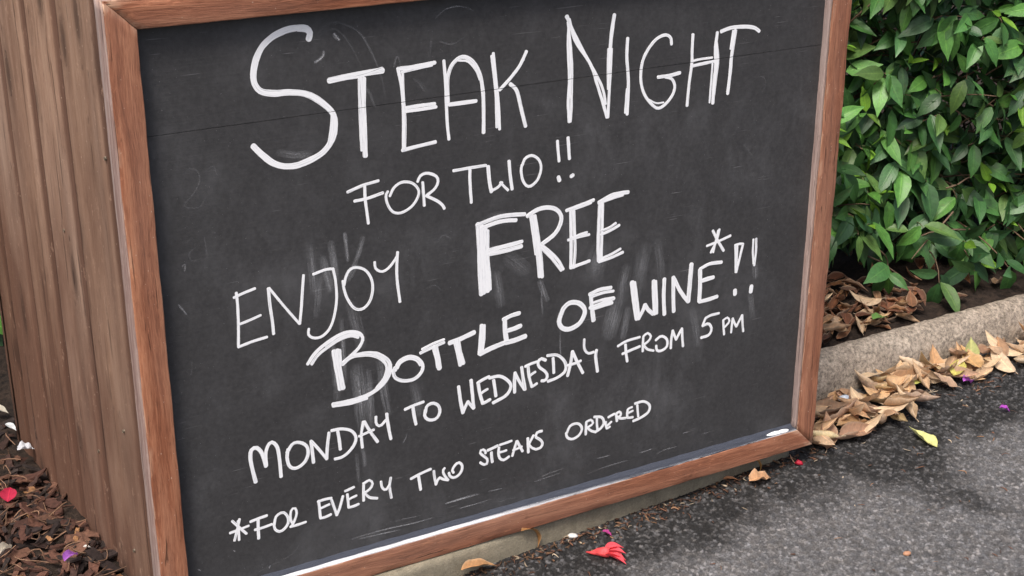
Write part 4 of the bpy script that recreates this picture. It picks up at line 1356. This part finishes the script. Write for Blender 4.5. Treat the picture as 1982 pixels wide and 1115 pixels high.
for mb_, nm, mt in ((fol, 'foliage', 'green'), (yng, 'young_leaves', 'young'), (twg, 'branches', 'twig')):
    o = mb_.build(nm, M[mt], hedge); o.matrix_parent_inverse = HI

# ------------------------------------------------------------------ bark mulch left of the box
def build_mulch():
    mb = MB()
    r = np.random.default_rng(31)
    def one(x, y, z, L, w, th, tone):
        n = 5
        yaw = r.uniform(0, 6.28); pit = r.normal(0, 0.28); rol = r.normal(0, 0.35)
        Rm = np.array(Matrix.Rotation(yaw, 3, 'Z') @ Matrix.Rotation(pit, 3, 'Y') @ Matrix.Rotation(rol, 3, 'X'))
        bend = r.normal(0, 0.25); V = []
        k1 = r.uniform(0.5, 1)
        for i in range(n):
            t = i / (n - 1) - 0.5
            ww = w * (1 - abs(t) * 0.9 * k1) * r.uniform(0.75, 1.15)
            sk = r.normal(0, 0.12) * w
            for a, b in ((-1, 1), (0, 1.25), (1, 1), (1, -1), (-1, -1)):
                V.append((t * L + r.normal(0, 0.03) * L, a * ww / 2 + sk, b * th / 2 + bend * t * t * L))
        V = np.array(V) @ Rm.T + np.array((x, y, z))
        F = [(i * 5 + j, i * 5 + (j + 1) % 5, (i + 1) * 5 + (j + 1) % 5, (i + 1) * 5 + j) for i in range(n - 1) for j in range(5)]
        F += [(4, 3, 2, 1, 0), (20, 21, 22, 23, 24)]
        mb.add(V, F, None, tone)
    T = np.array([(0.060, 0.028, 0.021), (0.085, 0.040, 0.028), (0.040, 0.022, 0.018), (0.022, 0.015, 0.014), (0.11, 0.055, 0.037), (0.030, 0.022, 0.020)])
    for _ in range(3600):
        x = r.uniform(-0.95, 0.02); y = r.uniform(0.10, 1.25) if r.random() < 0.8 else r.uniform(0.1, 0.6)
        wx_ = -0.0405 - sn * (y - 0.05) / cs
        if x > wx_ - 0.006: continue
        tone = T[r.integers(6)] * r.uniform(0.7, 1.35)
        if r.random() < 0.06: tone = np.array((0.24, 0.125, 0.06)) * r.uniform(0.7, 1.2)
        L = r.uniform(0.012, 0.045) if r.random() < 0.75 else r.uniform(0.035, 0.065)
        one(x, y, 0.058 + 0.020 * r.random() ** 1.3 + 0.008 * math.sin(x * 11) * math.cos(y * 9), L, L * r.uniform(0.18, 0.55), r.uniform(0.0015, 0.005), tone)
    for _ in range(420):                              # fine twigs among the chips
        x = r.uniform(-0.6, -0.03); y = r.uniform(0.12, 1.1)
        if x > -0.0405 - sn * (y - 0.05) - 0.015: continue
        d = np.array((r.normal(), r.normal(), r.normal() * 0.25)); d /= np.linalg.norm(d)
        L = r.uniform(0.02, 0.07); c = np.array((x, y, 0.082))
        b_ = r.normal(0, 0.006, 3)
        pts = [c + d * L * (t - 0.5) + b_ * math.sin(3.1 * t) for t in np.linspace(0, 1, 5)]
        pts = [np.array((min(p[0], -0.0405 - sn * (p[1] - 0.05) - 0.004), p[1], max(p[2], 0.068))) for p in pts]
        tube(mb, pts, [0.0008, 0.0012, 0.0012, 0.001, 0.0006], 4, np.array((0.17, 0.10, 0.065)) * r.uniform(0.4, 1.3))
    tag(mb.build('bark_mulch', M['bark'], None, False), kind='stuff')
build_mulch()

# ------------------------------------------------------------------ fallen leaves
def dead_mesh(k):
    """dry leaf lying about its centre, z up from the ground"""
    r = random.Random(200 + k)
    mb = MB()
    L = r.uniform(0.078, 0.104); Wd = L * r.uniform(0.48, 0.62)
    tan = [(0.50, 0.385, 0.275), (0.60, 0.48, 0.355), (0.43, 0.30, 0.205), (0.36, 0.26, 0.205), (0.62, 0.51, 0.38), (0.50, 0.345, 0.215), (0.55, 0.425, 0.32), (0.34, 0.225, 0.165)][k % 8]
    curl = r.choice([-0.8, -0.5, 0.4, 0.7, -1.0, -0.3]); roll = [1.5, 1.1, -1.3, 0.8, 1.8, 0.6, -1.0, 1.3, 2.1, -0.7, 0.9, 1.6][k % 12]
    leaf(mb, (-L * 0.45, 0, 0.0), (1, r.uniform(-0.1, 0.1), 0.0), (0, 0, 1), L, Wd, curl, r.uniform(0.0, 0.15), roll, tan, 14, tipw=0.25, twist=r.uniform(-0.6, 0.6), wave=r.uniform(0.02, 0.12), r=r)
    # stalk
    p = np.array((-L * 0.45, 0, 0.0))
    tube(mb, [p, p + (-0.006, 0.001, 0.001), p + (-0.012, 0.003, 0.0)], [0.0012, 0.0009, 0.0007], 5, tuple(0.7 * c for c in tan))
    V = np.concatenate(mb.v); zmin = V[:, 2].min()
    mb.v = [v - np.array((0, 0, zmin)) for v in mb.v]
    me = mb.mesh('dead_leaf'); me.materials.append(M['dry'])
    return me
def brown_mesh(k):
    r = random.Random(400 + k)
    mb = MB()
    L = r.uniform(0.060, 0.088); Wd = L * r.uniform(0.42, 0.56)
    tan = [(0.155, 0.068, 0.040), (0.20, 0.105, 0.062), (0.115, 0.055, 0.037), (0.26, 0.165, 0.10), (0.085, 0.050, 0.036), (0.19, 0.085, 0.045)][k % 6]
    leaf(mb, (-L * 0.45, 0, 0.0), (1, 0, 0.0), (0, 0, 1), L, Wd, r.choice([-0.8, 0.7, -1.2, 0.3]), r.uniform(0.0, 0.12), r.choice([0.9, -0.8, 0.5, 1.4]), tan, 12, twist=r.uniform(-0.5, 0.5), wave=r.uniform(0.03, 0.15), r=r)
    V = np.concatenate(mb.v); zmin = V[:, 2].min()
    mb.v = [v - np.array((0, 0, zmin)) for v in mb.v]
    me = mb.mesh('brown_leaf'); me.materials.append(M['dry'])
    return me
TAN = [dead_mesh(k) for k in range(12)]
BRN = [brown_mesh(k) for k in range(8)]
def place(me, name, x, y, z, yaw, pitch, roll, sc, label, group):
    o = bpy.data.objects.new(name, me)
    COL.objects.link(o)
    o.location = (x, y, z); o.rotation_euler = (roll, pitch, yaw); o.scale = (sc, sc, sc)
    return tag(o, label, 'leaf', group)
def kerb_y(x): return 0.216 + 0.016 * (x - 1.4)
r = random.Random(77)
def drift(n, xa, xb, depth, label, group, hmax, ridge=None):
    pts = []
    for i in range(n):
        x = xa + (xb - xa) * (i + r.random()) / n
        dep = depth(x)
        y = kerb_y(x) - 0.020 - (r.random() ** 1.25) * dep
        near = sum(1 for a, b in pts if math.hypot(a - x, b - y) < 0.034)
        z = 0.002 + min(hmax, 0.009 * near) + 0.003 * r.random() + 0.012 * max(0, 1 - (kerb_y(x) - y) / 0.05)
        pts.append((x, y))
        steep = r.uniform(-0.22, 0.22)
        place(TAN[r.randrange(len(TAN))], 'dead_leaf', x, y, z, r.uniform(0, 6.28), steep, r.uniform(-0.35, 0.35), r.uniform(0.80, 1.10), label, group)
drift(56, 1.28, 1.62, lambda x: max(0.03, min(0.165, 0.20 - 0.42 * max(0, x - 1.42))), 'curled tan dead leaf in the heap between the sign corner and the kerb', 'dead leaves heaped at the sign corner', 0.034)
drift(30, 1.56, 1.86, lambda x: 0.075, 'curled tan dead leaf in the narrow drift along the middle of the kerb foot', 'dead leaves drifted along the kerb', 0.028)
drift(40, 1.82, 2.28, lambda x: 0.095, 'curled tan dead leaf in the drift at the far right end of the kerb foot', 'dead leaves at the right end of the kerb', 0.030)
# brown litter on the soil under the hedge
for i in range(230):
    x = r.uniform(1.36, 2.25) if r.random() < 0.6 else r.uniform(1.40, 1.80); y = 0.295 + 0.6 * r.random() ** 1.2
    if y < 0.31 + 0.05 * max(0, x - 1.8): continue
    if x < 1.34 + 0.1 * y: continue
    dense = 1.0 if x < 1.95 else 0.5
    if r.random() > dense: continue
    pale = r.random() < (0.22 if y < 0.36 else 0.03)
    me = TAN[r.randrange(len(TAN))] if pale else BRN[r.randrange(len(BRN))]
    place(me, 'brown_leaf', x, y, 0.080 + 0.012 * min(1, max(0, (y - 0.3) / 0.1)) + 0.026 * r.random(), r.uniform(0, 6.28), r.uniform(-0.2, 0.2), r.uniform(-0.25, 0.25), r.uniform(0.72, 1.0),
          'dry brown leaf in the litter on the soil under the hedge', 'leaf litter under the hedge')

for i in range(110):
    x = r.uniform(1.50, 1.88); y = 0.298 + 0.02 * max(0, x - 1.6) + r.random() ** 1.2 * 0.22
    pale = r.random() < (0.28 if y < 0.36 else 0.05)
    me = TAN[r.randrange(len(TAN))] if pale else BRN[r.randrange(len(BRN))]
    place(me, 'brown_leaf', x, y, 0.078 + 0.024 * r.random(), r.uniform(0, 6.28), r.uniform(-0.2, 0.2), r.uniform(-0.25, 0.25), r.uniform(0.6, 0.9),
          'dry brown leaf in the litter on the soil under the hedge', 'leaf litter under the hedge')

def single(name, label, x, y, z, yaw, L, Wd, col, curl=0.4, fold=0.2, roll=0.0, twist=0.0, wave=0.1, mat='dry', pitch=0.0, tilt=0.0, cat='leaf', group=None, n=12):
    mb = MB()
    leaf(mb, (-L * 0.5, 0, 0), (1, 0, 0), (0, 0, 1), L, Wd, curl, fold, roll, col, n, twist=twist, wave=wave, r=r)
    V = np.concatenate(mb.v)
    E_ = np.array(Matrix.Rotation(yaw, 3, 'Z') @ Matrix.Rotation(pitch, 3, 'Y') @ Matrix.Rotation(tilt, 3, 'X'))
    mb.v = [v @ E_.T for v in mb.v]
    zmin = np.concatenate(mb.v)[:, 2].min()
    mb.v = [v - np.array((0, 0, zmin)) for v in mb.v]
    o = mb.build(name, M[mat])
    o.location = (x, y, z)
    return tag(o, label, cat, group)
single('yellow_leaf', 'pale yellow pointed leaf lying alone on the dark asphalt', 1.512, -0.030, 0.002, 1.75, 0.074, 0.046, (0.60, 0.60, 0.27), -0.6, 0.2, 0.7, 0.6, 0.06, 'fresh')
single('dead_leaf', 'long bronze leaf arched against the kerb below the sign', 0.625, 0.004, 0.001, 0.25, 0.078, 0.020, (0.30, 0.155, 0.07), 2.0, 0.3, 0.3, 0.2, 0.1)
single('dead_leaf', 'dry tan leaf on the asphalt cut by the bottom edge of the photo', 0.500, -0.018, 0.002, 0.1, 0.080, 0.026, (0.45, 0.27, 0.14), 0.6, 0.4, 0.4)
single('dead_leaf', 'broad pale tan leaf with a torn end on the asphalt near the sign corner', 1.118, -0.006, 0.002, 0.15, 0.064, 0.032, (0.60, 0.40, 0.25), 0.5, 0.4, 0.4, 0.4, 0.3)
single('dead_leaf', 'curled ochre leaf arched over the pale tan leaf near the sign corner', 1.135, 0.024, 0.003, -0.3, 0.060, 0.020, (0.42, 0.25, 0.07), 1.9, 0.3, 0.5, 0.3, 0.1)
single('dead_leaf', 'small orange tan leaf scrap beside the kerb under the sign', 1.072, 0.026, 0.002, -0.2, 0.034, 0.012, (0.55, 0.30, 0.17), 0.5, 0.3, 0.4)
single('yellow_leaf', 'yellow green leaf with an orange edge in the kerb drift', 1.795, 0.150, 0.022, 0.5, 0.070, 0.036, (0.50, 0.46, 0.14), -0.6, 0.3, 0.4, 0.4, 0.2, mat='fresh')
single('green_leaf', 'pale green folded leaf standing up in the kerb drift', 1.868, 0.186, 0.020, 0.9, 0.066, 0.034, (0.36, 0.38, 0.17), -0.5, 0.6, 0.2, 0.2, 0.1, 'fresh', pitch=-0.5)
single('green_leaf', 'small lime green leaf in the drift below the middle of the kerb', 1.665, 0.140, 0.022, 0.4, 0.036, 0.018, (0.45, 0.48, 0.14), 0.4, 0.3, 0.1, mat='fresh')
single('green_leaf', 'fresh green leaf lying on the litter behind the kerb', 1.70, 0.305, 0.098, 0.3, 0.070, 0.030, (0.10, 0.20, 0.06), 0.6, 0.3, 0.1, mat='green')
single('purple_petal', 'bright purple petal with a thin stalk on the asphalt near the kerb drift', 1.788, 0.113, 0.002, 0.2, 0.036, 0.022, (0.50, 0.13, 0.62), 0.9, 0.5, 0.7, 0.5, 0.3, 'petal', cat='petal')
single('purple_petal', 'small purple petal out on the grey asphalt near the right edge', 1.759, -0.022, 0.002, -0.5, 0.026, 0.014, (0.42, 0.07, 0.50), 0.9, 0.5, 0.6, 0.3, 0.2, 'petal', cat='petal')
single('purple_petal', 'tiny magenta petal scrap below the sign above the red flower', 0.757, -0.022, 0.002, -0.9, 0.020, 0.010, (0.40, 0.04, 0.22), 0.7, 0.5, 0.5, 0, 0.2, 'petal', cat='petal')
single('purple_petal', 'lilac petal on the bark mulch beside the foot of the box', -0.128, 0.222, 0.088, 0.9, 0.050, 0.020, (0.42, 0.14, 0.62), 0.8, 0.4, 0.6, 0.3, 0.1, 'petal', cat='petal')
single('red_petal', 'crimson petal on the bark mulch at the left edge', -0.172, 0.487, 0.088, 1.2, 0.036, 0.030, (0.45, 0.015, 0.06), 0.5, 0.2, 0.3, 0.3, 0.1, 'petal', cat='petal', pitch=-0.5)
single('white_petal', 'white oval petal lying flat on the mulch at the back of the box', -0.112, 0.752, 0.090, -1.2, 0.034, 0.015, (0.66, 0.70, 0.74), 0.3, 0.2, 0.2, 0, 0.05, 'petal', cat='petal')
single('white_petal', 'torn white petal on the mulch against the side of the box', -0.108, 0.640, 0.090, 0.2, 0.034, 0.024, (0.70, 0.73, 0.80), 0.6, 0.5, 0.5, 0.3, 0.3, 'petal', cat='petal')
single('white_petal', 'cream rolled petal on the mulch at the lower left corner', -0.216, 0.300, 0.088, 0.9, 0.040, 0.018, (0.68, 0.64, 0.55), 0.7, 0.8, 0.9, 0.3, 0.1, 'petal', cat='petal')
single('white_petal', 'tiny white petal scrap on the mulch close to the board edge', -0.095, 0.258, 0.086, -0.4, 0.012, 0.008, (0.75, 0.74, 0.72), 0.3, 0.3, 0.2, 0, 0.1, 'petal', cat='petal')
single('white_petal', 'pale grey leaf on the mulch at the left edge behind the others', -0.118, 0.835, 0.090, -0.8, 0.045, 0.022, (0.50, 0.47, 0.40), 0.4, 0.3, 0.3, 0, 0.1, 'petal', cat='petal')

# red flower lying on the asphalt: tube with flared sepals
fl = tag(empty('red_flower', (0.712, -0.079, 0.0)), 'pink red flower with splayed petals lying on the asphalt below the sign', 'flower')
FI = Matrix.Translation((-0.712, 0.079, 0))
mb = MB()
tube(mb, [(0.686, -0.070, 0.003), (0.694, -0.073, 0.004), (0.703, -0.076, 0.008), (0.714, -0.079, 0.010), (0.720, -0.080, 0.010)], [0.0011, 0.0022, 0.0055, 0.0075, 0.0068], 10, (0.78, 0.09, 0.10))
o = mb.build('flower_tube', M['petal'], fl); o.matrix_parent_inverse = FI
for yy, dz, dy, L in ((-0.074, 0.35, 0.42, 0.030), (-0.079, 0.30, 0.08, 0.032), (-0.083, 0.08, -0.40, 0.036), (-0.081, 0.02, -0.12, 0.033)):
    mb = MB()
    leaf(mb, (0.713, yy, 0.008 + 0.006 * dz), (1, dy, dz * 0.5 - 0.05), (0.1, 0.1, 1), L, 0.0185, 0.35, 0.3, 0.9, (0.78, 0.085, 0.115), 9, r=r)
    o = mb.build('petal', M['petal'], fl); o.matrix_parent_inverse = FI
fl.rotation_euler = (0, 0, -0.62); fl.scale = (1.2, 1.2, 1.25)
# red bud by the frame corner
bud = tag(empty('red_bud', (1.225, 0.02, 0.0)), 'tiny red flower bud on the asphalt right below the sign corner', 'flower bud')
mb = MB()
tube(mb, [(1.222, 0.018, 0.005), (1.226, 0.014, 0.008), (1.231, 0.010, 0.006), (1.234, 0.007, 0.003)], [0.001, 0.0055, 0.0045, 0.0008], 8, (0.50, 0.02, 0.05))
BI = Matrix.Translation((-1.225, -0.02, 0))
o = mb.build('bud', M['petal'], bud); o.matrix_parent_inverse = BI
mb = MB(); tube(mb, [(1.222, 0.018, 0.005), (1.220, 0.026, 0.012), (1.221, 0.033, 0.018)], [0.0009, 0.0009, 0.0008], 5, (0.45, 0.28, 0.18))
o = mb.build('stalk', M['twig'], bud); o.matrix_parent_inverse = BI

def pebble(x, y, z, rad, col, label, seed):
    rr_ = np.random.default_rng(seed)
    bm = bmesh.new(); bmesh.ops.create_icosphere(bm, subdivisions=2, radius=1.0)
    V = np.array([v.co[:] for v in bm.verts]); F = [[v.index for v in f.verts] for f in bm.faces]; bm.free()
    ph = rr_.random(6) * 6
    s = 1 + 0.14 * np.sin(3 * V[:, 0] + ph[0]) * np.cos(2.5 * V[:, 1] + ph[1]) + 0.10 * np.sin(4 * V[:, 2] + ph[2] + 2 * V[:, 0])
    V = V * s[:, None] * np.array((1.25, 0.95, 0.62)) * rad
    V[:, 2] -= V[:, 2].min()
    mb = MB(); mb.add(V, F, None, col)
    o = mb.build('pebble', M['stone']); o.location = (x, y, z)
    tag(o, label, 'pebble')
pebble(0.700, 0.004, 0.0, 0.0075, (0.62, 0.60, 0.58), 'white pebble at the kerb foot left of the red flower', 1)
pebble(1.448, 0.135, 0.036, 0.010, (0.42, 0.47, 0.55), 'pale blue grey pebble among the heaped leaves', 2)
pebble(1.182, -0.334, 0.0, 0.006, (0.38, 0.20, 0.12), 'small orange brown pebble out on the asphalt near the bottom edge', 3)

# loose crumbs: bark bits, stalks and leaf scraps on the asphalt, too many to count
def build_crumbs():
    mb = MB()
    q = np.random.default_rng(55)
    def bit(x, y, L, w, tone, z=0.0025):
        yaw = q.uniform(0, 6.28); d = np.array((math.cos(yaw), math.sin(yaw), q.normal(0, 0.12)))
        b_ = q.normal(0, 0.15, 3) * L; b_[2] = abs(b_[2]) * 0.6
        pts = [np.array((x, y, z)) + d * L * (t - 0.5) + b_ * math.sin(3.14 * t) for t in np.linspace(0, 1, 5)]
        pts = [np.array((p[0], p[1], max(p[2], z))) for p in pts]
        tube(mb, pts, [w * 0.4, w, w * 1.1, w * 0.8, w * 0.3], 5, tone)
    def tone():
        k = q.random()
        if k < 0.45: c = (0.14, 0.070, 0.045)
        elif k < 0.75: c = (0.20, 0.115, 0.068)
        elif k < 0.92: c = (0.07, 0.04, 0.03)
        else: c = (0.42, 0.34, 0.25)
        return np.array(c) * q.uniform(0.7, 1.3)
    for _ in range(420):                               # band along the edging under the sign
        x = q.uniform(0.35, 1.30)
        y = -0.004 + 0.074 * (x - 0.48) - abs(q.normal(0, 0.022)) - 0.004
        bit(x, y, q.uniform(0.004, 0.016), q.uniform(0.0005, 0.0018), tone() * q.uniform(0.35, 1.0))
    for _ in range(160):                               # scattered over the lane
        bit(q.uniform(0.4, 2.3), q.uniform(-0.6, 0.12), q.uniform(0.005, 0.020), q.uniform(0.0005, 0.0014), tone())
    for _ in range(160):                               # among the drift
        x = q.uniform(1.28, 2.3)
        bit(x, kerb_y(x) - q.uniform(0.01, 0.16), q.uniform(0.008, 0.03), q.uniform(0.0005, 0.0013), tone())
    tag(mb.build('leaf_crumbs', M['bark']), kind='stuff')
build_crumbs()
